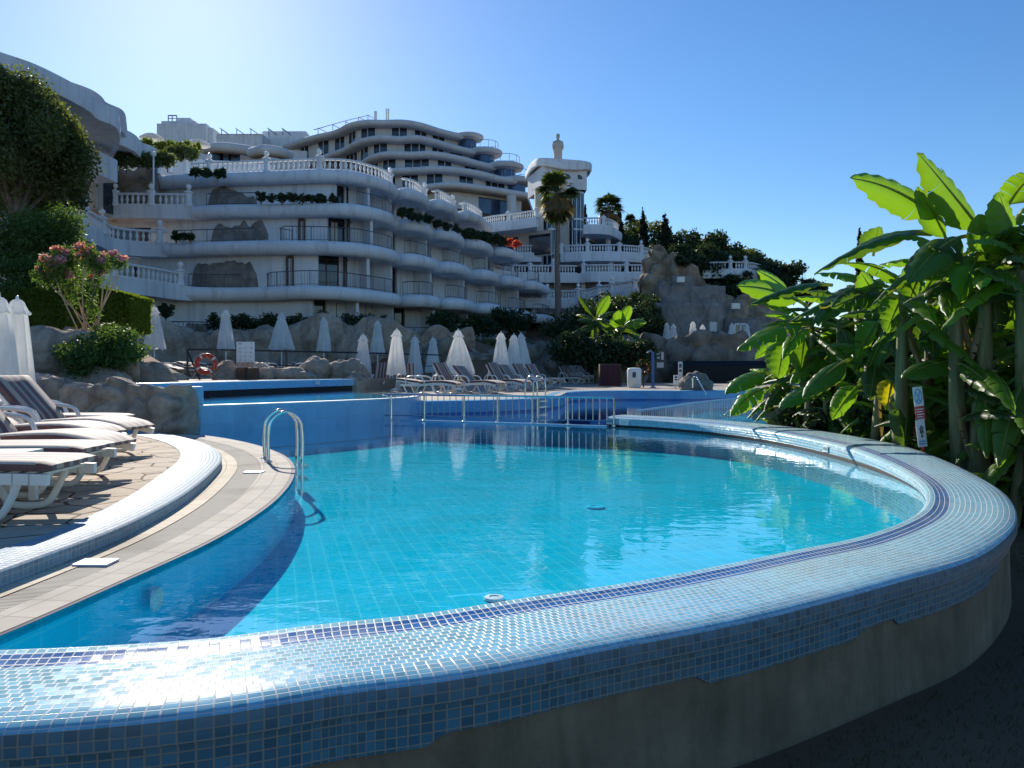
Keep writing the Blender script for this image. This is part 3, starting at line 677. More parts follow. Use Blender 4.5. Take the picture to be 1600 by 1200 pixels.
# windows with curtains in the plain wall
for (x0, x1, k) in ((465, 481, 2), (446, 465, 1)):
    P = off(PW[k], -.75); seg = part_of(P, x0, x1); a, c = seg[0], seg[-1]; z = P[0].z
    n = normals([a, c])[0]
    fr = MB(); fr.cur = 0
    for p in (a, c): fr.bar((p.x + n.x*.04, p.y + n.y*.04, z), (p.x + n.x*.04, p.y + n.y*.04, z + 2.05), .12, .14)
    fr.bar((a.x + n.x*.05, a.y + n.y*.05, z + 2.05), (c.x + n.x*.05, c.y + n.y*.05, z + 2.05), .14, .14)
    wdw = fr.build('window', M['brown_wood'], hotel, smooth=False)
    g = MB(); g.sweep([Vector((a.x, a.y, z)), Vector((c.x, c.y, z))], [(.012, .05), (.012, 2.0)]); g.build('pane', M['glass_dark'], wdw, smooth=False)
    for f0, f1 in ((.28, .52), (.62, .9)):
        g = MB(); u = a.lerp(c, f0); v_ = a.lerp(c, f1); g.sweep([Vector((u.x, u.y, z)), Vector((v_.x, v_.y, z))], [(.02, .08), (.02, 1.95)]); g.build('curtain', M['curtain'], wdw, smooth=False)
# rough rock facing on the plain wall
for (x0, x1, k, h0) in ((285, 398, 1, 2.1), (318, 424, 2, 2.25), (312, 402, 3, 2.2), (262, 330, 0, 1.3)):
    P = resample(off(part_of(PW[k], x0, x1), -.75), .16); z = PW[k][0].z; nv = 17
    V = []; N_ = normals(P)
    for i, p in enumerate(P):
        f = i / (len(P) - 1); env = min(1, 4 * f, 4 * (1 - f)) ** .5
        hh = h0 * min(1, .82 + .34 * noise.noise(Vector((p.x * .7, k * 9.1, 2))) + .20 * noise.noise(Vector((p.x * 2.3, k * 5.1, 7)))) * min(1, env * 1.5) + .12
        for j in range(nv):
            zz = hh * j / (nv - 1); q = Vector((p.x, p.y, zz))
            dd = .05 + .28 * (1 - noise.voronoi(q / .8)[0][0]) * (1 - (j / (nv - 1)) ** 4) + .1 * noise.noise(q * 2.3)
            if j == nv - 1 or i in (0, len(P) - 1): dd = -.05
            V.append(Vector((p.x, p.y, z + zz)) + N_[i] * max(dd, -.05))
    F = [[i*nv+j, (i+1)*nv+j, (i+1)*nv+j+1, i*nv+j+1] for i in range(len(P) - 1) for j in range(nv - 1)]
    mesh_obj('rock_facing', V, F, M['rock_facing'], hotel)
# left terraces that join the hotel tiers
Bp = {3: (6.35, [(-40,417),(60,422),(115,427),(175,432),(230,439),(275,446),(318,450)]), 1: (9.35, [(-50,302),(0,312),(62,326),(95,338),(132,351),(160,365),(178,375),(212,379),(262,380.5)]), 2: (12.35, [(70,318),(115,320),(140,321),(220,321),(306,322.5)])}
BP = {}
for k, (z, pts) in Bp.items():
    P = zpath(pts, z, .5, False); BP[k] = P
    bb = MB(); bb.sweep(P, [(-.5, .02), (.1, .02), (.1, -.88), (-.5, -.88)], closed=True, caps=True)
    bb.prism([(p.x, p.y) for p in off(P, -.4)] + [(P[-1].x, P[-1].y + 6), (P[0].x - 2, P[0].y + 9)], z - .8, z - .05, bottom=True)
    bb.build('terrace_slab', M['plaster'], hotel, smooth=False)
    W_ = off(P, -1.6); zt = z - .8
    wall_strip(flat(W_, 0), zt - 2.3, zt, .3).build('wall', M['plaster'], hotel)
    for xa, xb in {3: ((30, 225),), 1: ((30, 252),), 2: ((112, 300),)}[k]:
        s = part_of(W_, xa, xb)
        if len(s) > 1:
            g = MB(); g.sweep(flat(s, 0), [(.04, zt - 2.25), (.04, zt - .45)]); g.build('window', M['glass_dark'], hotel, smooth=False)  # wide dark sheet painted for the shade of the recess behind the balusters
# ---------------------------------------------------------------- balustrades
def baluster_mesh():
    bb = MB(); bb.lathe([(.085, 0), (.085, .05), (.05, .07), (.045, .12), (.085, .22), (.105, .32), (.09, .42), (.05, .52), (.045, .57), (.085, .60), (.085, .64)], n=8)
    o = bb.build('baluster', M['plaster_white'], None); COL.objects.unlink(o); return o
BAL = baluster_mesh()
def balustrade(label, P, pillars=(), globes=(), pitch=.38, h=.86, group='white balustrades of the hotel', pil_h=1.12):
    T = thing('balustrade', label, 'balustrade', tuple(P[len(P) // 2]), 0, group)
    o0 = P[len(P) // 2]
    bb = MB(); bb.sweep(P, [(.13, -.02), (.13, .10), (-.13, .10), (-.13, -.02)], closed=True, caps=True); bb.build('plinth', M['plaster_white'], T)
    bb = MB(); bb.sweep(P, [(.14, h - .12), (.16, h - .05), (.11, h), (-.11, h), (-.16, h - .05), (-.14, h - .12)], closed=True, caps=True); bb.build('handrail', M['plaster_white'], T)
    ppts = []
    for px in pillars:
        i = min(range(len(P)), key=lambda j: abs(pxx(P[j]) - px)); ppts.append(P[i])
        p = P[i]; bb = MB(); s_ = .24
        bb.lathe([(s_*1.2, -.02), (s_*1.2, .14), (s_, .18), (s_*.85, .5), (s_, .86), (s_*1.3, .90), (s_*1.3, 1.0), (s_*.8, 1.06), (.07, pil_h), (.07, pil_h + .06)], (p.x, p.y, p.z), 8)
        pl = bb.build('pillar', M['plaster_white'], T, sharp=30)
        if px in globes:
            bb = MB(); bb.ball((p.x, p.y, p.z + pil_h + .22), .19, 12, 9); bb.tube([p + Vector((0, 0, pil_h + .40)), p + Vector((0, 0, pil_h + .52))], .015, 4); bb.build('lamp_globe', M['globe'], pl)
    n = 0; Q = resample(P, pitch); N = len(Q)
    for p in Q[1:-1]:
        if any((p - q).length < .34 for q in ppts): continue
        if N > 100 and n >= 98: break
        c = bpy.data.objects.new('baluster', BAL.data); link(c, T); c.location = (p - o0) + Vector((0, 0, .10)); c.scale = (1, 1, (h - .22) / .64); n += 1
    return T
q4 = off(HP[4], -.3); nt = L[4][2]
balustrade('long white balustrade with globe lamps along the hotel roof edge', part_of(q4, 298, 612), (325, 415, 503, 610), (325, 415, 503, 610))
balustrade('short white curved balustrade on the roof edge right of the long one', part_of(q4, 621, 664), (662,), (662,))
balustrade('third scalloped white balustrade down the hotel roof edge', part_of(q4, 671, 710), (708,), (708,))
balustrade('last white balustrade at the pointed end of the hotel roof', part_of(q4, 717, 752))
balustrade('white curving balustrade with globe lamps descending above the round bush', off(BP[1], -.05), (47, 134, 158, 256), (47, 134, 158, 256))
balustrade('straight white balustrade with globe lamps on the upper left terrace', off(part_of(BP[2], 112, 302), -.05), (120, 140, 180, 240, 299), (120, 140, 180, 240, 299))
balustrade('white balustrade behind the pink oleander flowers', off(part_of(BP[3], 20, 283), -.05), (60, 180, 281), (180, 281))
# ---------------------------------------------------------------- upper building on the hill
ub = thing('upper_hotel', 'far cream hotel block with wavy floors and round corner turrets on the hill', 'hotel', (-14, 130, 20))
UB = {5: (44.0, [(440,228),(487,212),(525,203),(550,191),(575,187),(600,187.5),(630,187),(655,191),(687,201),(707,206),(722,209)]),
      4: (40.5, [(470,258),(510,241),(540,230),(560,219),(580,213),(600,211),(625,213),(650,211),(675,216),(712,227),(740,233)]),
      3: (37.1, [(520,276),(560,256),(580,243),(600,237),(620,236),(640,237),(675,236),(712,242),(750,252),(772,257)]),
      2: (33.9, [(560,292),(590,275),(612,263),(650,261),(680,259),(712,261),(750,267),(782,275),(806,278)]),
      1: (30.3, [(600,300),(640,291),(672,287),(705,284),(750,289),(790,295),(826,301)])}
UP = {}
for k, (z, pts) in UB.items():
    P = zpath(pts, z, .9, False); UP[k] = P
    pr = [(o * 1.9, zz * 1.25) for o, zz in SAUS]
    slab(ub, P, 'floor_slab', 'plaster_warm', pr, th=(-.9, -.15), backpts=[(P[-1].x + 2, P[-1].y + 22), (P[0].x + 10, P[0].y + 26)])
rr = random.Random(8)
for k in (4, 3, 2, 1):
    P = off(UP[k + 1], -1.5); z0 = UP[k][0].z; z1 = UP[k + 1][0].z - .8
    P = resample([p for p in P], 1.4)
    wall_strip(flat(P, 0), z0 - .1, z1, .4).build('wall', M['plaster_warm'], ub)
    i = 0
    while i < len(P) - 3:
        w_ = rr.choice((3, 3, 4)); x = pxx(P[i])
        if rr.random() < .93:
            s = flat(P[i:i + w_], 0); fr = MB(); fr.sweep(s, [(.05, z0 + .1), (.05, z1 - .15)]); wdw = fr.build('window', M['glass_dark'], ub, smooth=False)
            fr = MB()
            for p in resample(s, 1.4): fr.bar((p.x, p.y - .1, z0), (p.x, p.y - .1, z1 - .1), .1, .12)
            fr.build('window_frame', M['plaster'], wdw, smooth=False)
        i += w_ + (1 if rr.random() < .25 else 0)
# glazed lobby below the lowest floor
P = resample(off(UP[1], -2.0), 2.2); wall_strip(flat(P, 0), 23.5, 29.3, .4).build('wall', M['plaster_warm'], ub)
s = [p for p in P if 735 < pxx(p) < 800]
for a, c in zip(s, s[1:]):
    g = MB(); g.sweep([Vector((a.x, a.y, 0)), Vector((c.x, c.y, 0))], [(.06, 23.6), (.06, 28.9)]); g.build('lobby_window', M['glass_blue'], ub, smooth=False)
for x in (737, 799):
    c = lev(x, 306, 29.2); bb = MB(); bb.lathe([(.8, -6), (.8, 0)], (c.x, c.y, c.z), 12); bb.build('column', M['plaster_warm'], ub)
for (x, y, z, r) in ((731, 208, 44.3, 2.3), (757, 232, 40.8, 2.7), (789, 254, 37.4, 2.8), (806, 277, 34.2, 2.6)):
    c = lev(x, y, z); c.y += r * .5
    bb = MB(); bb.lathe([(0, .0), (r, 0), (r + .5, -.25), (r + .55, -.55), (r + .3, -.95), (r - .6, -1.15), (0, -1.15)][::-1], tuple(c), 24); tr = bb.build('turret', M['plaster_warm'], ub)
    bb = MB(); bb.lathe([(r * .66, -3.3), (r * .66, -1.15)], tuple(c), 20); bb.build('turret_glazing', M['glass_blue'], tr)
    bb = MB(); bb.lathe([(r * .85, -4.0), (r * .85, -3.1), (r * .66, -3.1)], tuple(c), 20); bb.build('turret_parapet', M['plaster_warm'], tr)
    ring = [c + Vector((r * .9 * math.cos(a_ / 10 * math.pi), r * .9 * math.sin(a_ / 10 * math.pi), 0)) for a_ in range(21)]
    if r > 2.5:
        bb = MB(); bb.tube([p + Vector((0, 0, 1.3)) for p in ring], .05, 4)
        for p in ring[::2]: bb.tube([p, p + Vector((0, 0, 1.3))], .04, 4)
        bb.build('turret_railing', M['grey_metal'], tr)
for (x, y0, y1, d) in ((587, 174, 188, 138), (604, 170, 188, 138), (607, 170, 188, 138)):
    bb = MB(); bb.tube([at(x, y1, d), at(x, y0, d)], .28 if x < 600 else .15, 6); bb.build('flue', M['plaster'], ub)
bb = MB()
for x, y in ((497, 200), (520, 195), (540, 190), (560, 183), (575, 180)):
    a = at(x, y, 139); bb.bar(a, a + Vector((2.2, 1, -.9)), .15, .1); bb.bar(a, a + Vector((0, 0, -1.2)), .12, .12)
bb.tube([at(490, 203, 139), at(535, 190, 139), at(576, 180, 139)], .07, 4); bb.build('solar_rack', M['grey_metal'], ub)
# skyline blocks
sk = thing('skyline_block', 'plain grey flat-roofed block standing on the skyline at the left', 'building', at(288, 225, 150))
bb = MB()
def blk(bb, x0, x1, y0, y1, d, dep=10):
    a = at(x0, y1, d); c = at(x1, y0, d); bb.box((a.x, d, a.z - 6), (c.x, d + dep, c.z))
blk(bb, 245, 322, 193, 225, 150); blk(bb, 252, 305, 189, 193, 153, 6); blk(bb, 276, 297, 184, 190, 154, 5); blk(bb, 322, 333, 200, 225, 151, 9)
bb.build('wall', M['plaster'], sk, smooth=False)
bb = MB()
for x in (263, 269, 276): bb.tube([at(x, 190, 150), at(x, 180, 150)], .12, 4)
bb.tube([at(263, 180.5, 150), at(276, 180.5, 150)], .12, 4); bb.tube([at(263, 185, 150), at(276, 185, 150)], .1, 4); bb.build('rooftop_frame', M['grey_metal'], sk)
sk = thing('low_roof_block', 'long low cream building with tilted solar racks on its roof', 'building', at(420, 235, 142))
bb = MB(); blk(bb, 338, 410, 209, 250, 142); blk(bb, 410, 478, 205, 260, 146); blk(bb, 478, 520, 215, 260, 150); bb.build('wall', M['plaster'], sk, smooth=False)
bb = MB(); P = spline([at(318, 226, 128), at(345, 222, 124), at(380, 226, 126), at(410, 232, 130)], 1); bb.sweep(P, [(o*2, z*1.8) for o, z in SAUS], closed=True, caps=True); P = spline([at(392, 231, 118), at(415, 226, 115), at(440, 230, 117), at(452, 236, 120)], 1); bb.sweep(P, [(o*2, z*1.8) for o, z in SAUS], closed=True, caps=True)
bb.build('curved_roof', M['plaster_warm'], sk)
bb = MB(); P = spline([at(325, 250, 130), at(350, 250, 128), at(400, 254, 130), at(480, 258, 132)], 3); bb.sweep(P, [(0, -6), (0, 2.4)]); bb.build('lower_wall', M['plaster_warm'], sk, smooth=False)
for x in (340, 352, 366): 
    bb = MB(); c = at(x, 240, 126); bb.box((c.x - .9, c.y, c.z - 1.2), (c.x + .9, c.y + .2, c.z + .9)); bb.build('window', M['glass_dark'], sk, smooth=False)
for x in (346, 370, 392, 420, 442):
    bb = MB(); a = at(x, 202, 142); bb.bar(a, a + Vector((1.3, 0, -.9)), 1.6, .12); bb.bar(a, a + Vector((0, 0, -1.1)), .1, .1); bb.build('solar_panel', M['glass_blue'], sk, smooth=False)
for (x, y, d, rw, lab) in ((237, 217, 80, 1.2, 'pale round canopy farther left on the planted slope'), (309, 227, 78, 1.25, 'pale round canopy right of the planted slope')):
    c = at(x, y, d); o = thing('round_canopy', lab, 'canopy', (c.x, c.y, c.z - 2.3), 0, 'round canopies'); bb = MB(); bb.lathe([(rw, 0), (rw, .08), (rw * .6, .42), (.1, .62), (0, .62)], tuple(c), 18); bb.build('roof', M['parasol'], o); bb = MB(); bb.tube([c + Vector((0, 0, -2.3)), c], .06, 6); bb.build('post', M['grey_metal'], o)
# slope terraces between the hotel roof and the skyline
ter = thing('garden_wall', 'pale curved retaining wall under the planted slope left of the roof balustrade', 'wall', at(300, 250, 70))
bb = MB(); P = spline([at(205, 232, 66), at(240, 238, 64), at(300, 248, 64), at(370, 252, 70), at(430, 258, 80)], 1.5); bb.sweep(P, [(0, -5), (0, 0), (-.6, .0), (-.6, -5)], closed=True, caps=True); bb.build('wall', M['plaster'], ter)
# ---------------------------------------------------------------- rounded building at the left
lb = thing('rounded_building', 'big rounded pale building with sweeping curved roof edges at the far left', 'building', at(60, 300, 42))
def band(px, z, h, mat='plaster', depth=9, tail=((.3, 1.2), (-.8, 4), (-4, 9))):
    P = [lev(x, y, z) for x, y in px]; e = P[-1]; P = spline(P + [e + Vector((a, c, 0)) for a, c in tail], .4)
    bb = MB(); bb.sweep(P, [(-.3, 0), (.0, 0), (.06, -h * .5), (0, -h), (-.3, -h)], closed=True, caps=True)
    bb.prism([(p.x, p.y) for p in off(P, -.2)] + [(P[0].x, P[0].y + depth)], z - h + .12, z - .12, bottom=True); bb.build('roof_band', M[mat], lb, sharp=60); return P
P1 = band([(-420,-30),(-300,5),(-180,32),(-70,56),(-30,70),(0,81),(50,98),(100,122),(128,138),(144,149),(151,158)], 15.55, .95)
P2 = band([(90,122),(120,131),(145,141),(160,152),(166,160)], 17.2, 1.35, 'plaster_warm', 6)
P3 = band([(150,192),(167,194),(185,198),(200,204),(214,213),(221,222)], 16.4, 1.1)
for P, z0, z1, o_ in ((P1, 9.5, 14.7, -3.4), (P3, 11.5, 15.4, -2.6)):
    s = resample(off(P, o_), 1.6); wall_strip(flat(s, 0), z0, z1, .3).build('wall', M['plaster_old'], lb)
    for i in range(2, len(s) - 3, 3):
        g = MB(); g.sweep(flat(s[i:i + 2], 0), [(.05, z0 + .2), (.05, z1 - .6)]); g.build('window', M['glass_dark'], lb, smooth=False)
bb = MB(); c = at(92, 152, 41); bb.lathe([(.55, -.9), (.5, -.4), (.7, 0)], tuple(c), 10); bb.tube([c + Vector((0, 0, -7)), c], .35, 10); bb.build('column', M['plaster'], lb)
ped = thing('terrace_pedestal', 'white pedestal with a ball finial at the end of a low terrace wall', 'pedestal', at(138, 262, 46))
bb = MB(); c = at(134, 232, 46); bb.lathe([(.42, -1.0), (.42, -.5), (.3, -.4), (.3, .1), (.45, .2), (.2, .35)], tuple(c), 8); bb.ball(c + Vector((0, 0, .6)), .22); bb.build('finial', M['plaster_white'], ped); bb = MB(); a = at(128, 260, 46); bb.box((a.x - .3, a.y - .2, a.z - .5), (a.x + 1.1, a.y + 2, a.z + .9)); bb.build('wall_end', M['plaster'], ped, smooth=False)
# ---------------------------------------------------------------- tower with the statue and its terraces
tw = thing('lift_tower', 'square cream tower with glass lift shafts and a curved cap under the statue', 'tower', at(872, 415, 86))
D = 86
def X(x, d=D): return (x - CX) / FPX * d
def Z(y, d=D): return EZ - (y - HY) / FPX * d
capo = [(X(849), D - 1.5), (X(917), D), (X(913), D + 5.5), (X(826), D + 4.5)]
bb = MB(); bb.prism(capo, Z(297), Z(262)); bb.build('head', M['plaster'], tw, smooth=False)
bb = MB()
cen = Vector((X(872), D + 2, 0)); P = [Vector((p[0], p[1], 0)) for p in capo]
P = [q + (q - cen).normalized() * .25 for q in P]
P = spline([P[3], P[3].lerp(P[0], .5) + Vector((-.2, -.2, 0)), P[0], P[0].lerp(P[1], .5) + Vector((.1, -.3, 0)), P[1], P[2], P[2].lerp(P[3], .5), P[3]], .5)
for i, p in enumerate(P): p.z = Z(262) + .35 * math.sin(i / len(P) * 6.28 * 2)
bb.sweep(P, [(-.1, -.2), (.10, -.12), (.14, .4), (.02, .68), (-.4, .72)]); bb.prism([(p.x, p.y) for p in P], Z(262), Z(262) + .6); bb.build('cap', M['plaster'], tw, sharp=50)
for x in (862, 884, 903):
    bb = MB(); c = Vector((X(x), D - 1.5 + 1.5 * (x - 849) / 68 - .03, Z(281))); V = [c + Vector((-.5, 0, 0)), c + Vector((.5, .02, 0))] + [c + Vector((.5 * math.cos(a), .01, .5 * math.sin(a))) for a in (.4, .8, 1.2, 1.57, 1.95, 2.35, 2.75)]
    bb.add(V, [list(range(len(V)))]); bb.build('arched_window', M['glass_dark'], tw, smooth=False)
for x0, x1 in ((836, 849), (875, 889), (911, 914)):
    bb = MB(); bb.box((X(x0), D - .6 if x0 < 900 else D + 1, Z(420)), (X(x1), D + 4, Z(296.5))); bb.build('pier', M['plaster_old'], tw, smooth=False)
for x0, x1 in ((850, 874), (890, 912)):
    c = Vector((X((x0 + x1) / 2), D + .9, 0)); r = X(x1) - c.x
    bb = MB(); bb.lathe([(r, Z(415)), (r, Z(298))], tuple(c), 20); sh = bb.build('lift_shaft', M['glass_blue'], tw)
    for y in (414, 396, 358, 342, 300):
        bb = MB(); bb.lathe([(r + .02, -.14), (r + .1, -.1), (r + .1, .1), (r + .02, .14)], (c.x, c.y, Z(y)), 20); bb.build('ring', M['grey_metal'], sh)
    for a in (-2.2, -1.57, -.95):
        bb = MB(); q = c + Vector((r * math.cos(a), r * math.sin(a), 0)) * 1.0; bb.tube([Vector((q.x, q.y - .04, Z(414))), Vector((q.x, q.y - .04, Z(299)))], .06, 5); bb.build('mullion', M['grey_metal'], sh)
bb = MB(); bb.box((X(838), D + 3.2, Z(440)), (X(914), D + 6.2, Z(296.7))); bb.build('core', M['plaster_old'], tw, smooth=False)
# statue: robed standing woman, one continuous mesh
st = thing('statue', 'weathered stone statue of a robed figure standing on top of the lift tower', 'statue', (X(873), D + 1.5, Z(262) + .69))
rows = [(0, .50, .42, 0), (.08, .52, .44, 0), (.2, .49, .41, 0), (.7, .47, .39, 0), (1.2, .46, .37, 0), (1.6, .47, .36, 0), (1.9, .49, .35, 0), (2.2, .52, .35, 0), (2.42, .52, .33, 0), (2.55, .46, .29, 0), (2.64, .26, .21, 0), (2.70, .14, .14, 0), (2.78, .12, .13, 0), (2.84, .16, .18, 0), (2.93, .20, .22, 0), (3.06, .225, .24, 0), (3.18, .22, .23, 0), (3.28, .16, .17, 0), (3.34, .05, .05, 0)]
V = []; n = 28
for z, a, b_, _ in rows:
    for i in range(n):
        t_ = 2 * math.pi * i / n; fold = 1 + (.07 * math.sin(9 * t_ + z) if z < 1.6 else (.03 * math.sin(7 * t_ + 3 * z) if z < 2.5 else 0))
        arm = 1.0
        if 1.5 < z < 2.6: arm = 1 + .10 * math.cos(2 * t_) - .10 * abs(math.sin(t_ * 1.0 + .2)) * (z < 2.2)
        nose = .04 if (2.9 < z < 3.0 and abs(t_ - 4.71) < .2) else 0
        V.append((a * fold * arm * math.cos(t_), b_ * fold * math.sin(t_) - nose, z * 1.12 - .15))
F = [[j*n+i, j*n+(i+1)%n, (j+1)*n+(i+1)%n, (j+1)*n+i] for j in range(len(rows) - 1) for i in range(n)] + [[(len(rows)-1)*n+i for i in range(n)]]
body = mesh_obj('body', V, F, M['plaster_old'], st, world=False)
for s_ in (-1, 1):
    bb = MB(); bb.tube([(s_ * .46, 0, 2.66), (s_ * .54, -.04, 2.2), (s_ * .52, -.18, 1.75), (s_ * .26, -.36, 1.85)], [.13, .13, .11, .08], 8); bb.build('sleeve', M['plaster_old'], st, world=False)
def terrace(label, z, pts, pil, depth=7, pitch=.3, glob=(), name='terrace_building', wall_h=2.6, tail=False):
    P = zpath(pts, z, .6, tail); T = thing(name, label, 'terrace', tuple(P[len(P)//2] - Vector((0, 0, wall_h))), 0, 'tiered terraces around the lift tower')
    bb = MB(); bb.sweep(P, [(-.4, 0), (.05, 0), (.12, -.5), (0, -.95), (-.4, -.95)], closed=True, caps=True)
    bb.prism([(p.x, p.y) for p in off(P, -.3)] + [(P[-1].x, P[-1].y + depth), (P[0].x, P[0].y + depth)], z - .85, z - .1, bottom=True); bb.build('slab', M['plaster'], T, sharp=50)
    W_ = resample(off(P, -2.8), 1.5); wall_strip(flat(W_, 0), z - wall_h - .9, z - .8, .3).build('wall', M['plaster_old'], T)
    for i in range(0, len(W_) - 2, 3):
        g = MB(); g.sweep(flat(W_[i:i+3], 0), [(.05, z - wall_h - .8), (.05, z - 1.2)]); g.build('opening', M['glass_dark'], T, smooth=False)
    for p in resample(off(P, -1.2), 5.5)[1:-1]:
        g = MB(); g.lathe([(.28, -wall_h), (.28, -.8)], (p.x, p.y, z), 10); g.build('column', M['plaster'], T)
    return P
Q = terrace('topmost right terrace ending in a curve beside the lift tower', 16.8, [(912,352),(935,351.5),(950,353),(962,357),(968,362)], (), tail=True); balustrade('white balustrade on the topmost right terrace beside the lift tower', off(Q[:-8], -.2), (940,), (), .3)
Q = terrace('terrace floor left of the lift tower below the lobby glass', 16.8, [(752,352),(775,348),(800,345),(838,340)], ()); balustrade('white balustrade left of the lift tower in front of the lobby glass', off(Q, -.2), (798, 836), (), .3)
Q = terrace('wide second terrace right of the lift tower', 13.7, [(876,396),(900,394.5),(920,394),(962,394),(1000,396.5),(1016,400),(1024,404)], (), tail=True); balustrade('wide white balustrade with lamps on the second terrace right of the tower', off(Q[:-8], -.2), (879, 921, 965, 1000), (921, 1000), .3)
Q = terrace('small second terrace behind the red flowers left of the tower', 13.7, [(800,396),(825,395),(846,395)], ()); balustrade('short white balustrade between the red flowers and the tower', off(Q, -.2), (844,), (), .3)
Q = terrace('third terrace running in front of the lift tower', 11.0, [(766,419),(785,423),(800,426),(862,427),(914,427),(918,426),(980,426),(1007,426)], ()); 
balustrade('long white balustrade in front of the tower foot left of the corner pillar', part_of(off(Q, -.2), 766, 910), (770, 797, 825, 868), (868,), .3); balustrade('white balustrade right of the tower foot ending at the rock cliff', part_of(off(Q, -.2), 910, 1008), (911, 979), (911,), .3)
Q = terrace('lowest curved terrace below the tower foot', 8.2, [(785,463),(800,465),(862,467),(905,466),(940,460),(970,455),(996,451)], ()); balustrade('lowest white balustrade with ball finials curving up to the rocks', off(Q, -.2), (857, 902, 936, 956, 993), (857, 902, 936, 956), .3)
Q = terrace('pale terrace with balustrade above the cliff at the right', 12.0, [(1098,421.5),(1130,421),(1165,421),(1182,423),(1200,430)], (), depth=6); balustrade('white balustrade above the cliff on the right skyline', off(Q, -.2), (1139, 1163), (1139, 1163), .3)
# ---------------------------------------------------------------- rocks
def rock_wall(name, label, pts, thick=1.2, amp=.45, cell=1.1, mat='rock', seed=0, top_var=.5, res=.16, loc=None, cat='rock wall'):
    """pts: (X, Y, base z, top z) along the front foot, left to right"""
    P = spline([Vector((p[0], p[1], 0)) for p in pts], res); n = len(P); N_ = normals(P)
    acc = [0]
    for a, b_ in zip(pts, pts[1:]): acc.append(acc[-1] + math.hypot(b_[0] - a[0], b_[1] - a[1]))
    V = []
    tb = [pts[0][3] - pts[0][2]]; nv = max(10, int((max(p[3] - p[2] for p in pts) + thick) / res) + 4)
    sv = Vector((seed * 7.3, seed * 3.1, 0))
    for i, p in enumerate(P):
        s = acc[-1] * i / (n - 1); j = 0
        while j < len(acc) - 2 and acc[j + 1] < s: j += 1
        f = (s - acc[j]) / max(acc[j + 1] - acc[j], 1e-6); zb = pts[j][2] * (1 - f) + pts[j + 1][2] * f; zt = pts[j][3] * (1 - f) + pts[j + 1][3] * f
        lump = 1 - min(noise.voronoi((Vector((p.x, p.y, 0)) + sv) / (cell * 1.25))[0][0], 1) ** 2
        H = (zt - zb) * (1 - top_var * .55 + top_var * .75 * lump + top_var * .25 * noise.noise((p + sv) * 1.1))
        endf = min(1, (i + .5) / 4, (n - .5 - i) / 4) ** .5
        for k in range(nv):
            u = k / (nv - 1)
            if u < .62: o = -.10 * thick * (u / .62) ** 2; z = H * (1 - (1 - u / .62) ** 1.4)
            else:
                a_ = (u - .62) / .38; o = -.10 * thick - thick * a_; z = H * (1 - .35 * a_ ** 3)
            q = Vector((p.x, p.y, zb + z)) + N_[i] * o
            r = (q + sv); vd = noise.voronoi(r / cell)[0]
            d = amp * (.75 - min(vd[0], 1) ** 1.3) * (1.0 if u > .03 else .5)
            d -= amp * .55 * max(0, 1 - (vd[1] - vd[0]) * 5)
            d += amp * .36 * noise.noise(r * 2.6 / cell) + amp * .20 * noise.noise(r * 6.0 / cell) + amp * .10 * noise.noise(r * 13.0 / cell)
            nn_ = (N_[i] * (1.0 - .8 * max(0, u - .45)) + Vector((0, 0, .2 + .8 * max(0, u - .3)))).normalized()
            q += nn_ * d
            if endf < 1: q = q.lerp(Vector((P[min(max(i, 4), n - 5)].x, P[min(max(i, 4), n - 5)].y, zb)) - N_[i] * thick * .5, 1 - endf)
            V.append(q)
    F = [[i*nv+j, (i+1)*nv+j, (i+1)*nv+j+1, i*nv+j+1] for i in range(n - 1) for j in range(nv - 1)]
    T = mesh_obj(name, V, F, M[mat]); tag(T, label, cat); return T
def boulder(label, c, r, seed, mat='rock', group='boulders around the pools'):
    bm = bmesh.new(); bmesh.ops.create_icosphere(bm, subdivisions=4, radius=1); sv = Vector((seed * 5.7, seed * 2.3, seed))
    for v in bm.verts:
        q = v.co.copy(); vd = noise.voronoi(q * 1.1 + sv)[0]
        k = 1 + .22 * noise.noise(q * .9 + sv) - .16 * max(0, 1 - (vd[1] - vd[0]) * 4) + .10 * noise.noise(q * 2.7 + sv) + .05 * noise.noise(q * 7 + sv)
        v.co = Vector((q.x * r[0] * k, q.y * r[1] * k, max(q.z, -.55) * r[2] * k))
    me = bpy.data.meshes.new('boulder'); bm.to_mesh(me); bm.free(); me.materials.append(M[mat]); me.polygons.foreach_set('use_smooth', [True] * len(me.polygons))
    o = bpy.data.objects.new('boulder', me); link(o, None); o.location = c; return tag(o, label, 'boulder', group)
rock_wall('rock_wall', 'brown sculpted boulder wall beside the blue pillar at the end of the sun deck', [(-8.6, 14.6, .0, .85), (-7.6, 13.6, .0, .80), (-7.0, 13.35, .0, .95), (-6.3, 13.3, .0, .82), (-5.9, 13.4, .0, .86), (-5.45, 13.75, .0, .86)], .9, .22, .75, seed=1, res=.05, top_var=.25)
rock_wall('rock_wall', 'shadowed rounded rock wall behind the front parasols under the hedge', [(-14.5, 15.5, .0, 1.5), (-12.5, 15.2, .0, 1.25), (-11, 15.0, 0, 1.15), (-9.8, 14.9, .0, 1.05), (-8.5, 14.8, .0, .85)], 1.4, .35, 1.1, seed=2, res=.08)
rock_wall('rock_wall', 'dark rock bank at the foot of the trimmed hedge', [(-17, 19.5, .6, 2.5), (-14.5, 18.8, .6, 2.3), (-12.5, 18.5, .6, 2.25), (-10.8, 18.6, .6, 2.0), (-9.2, 19.6, .6, 1.9)], 1.6, .45, 1.3, seed=3, res=.11)
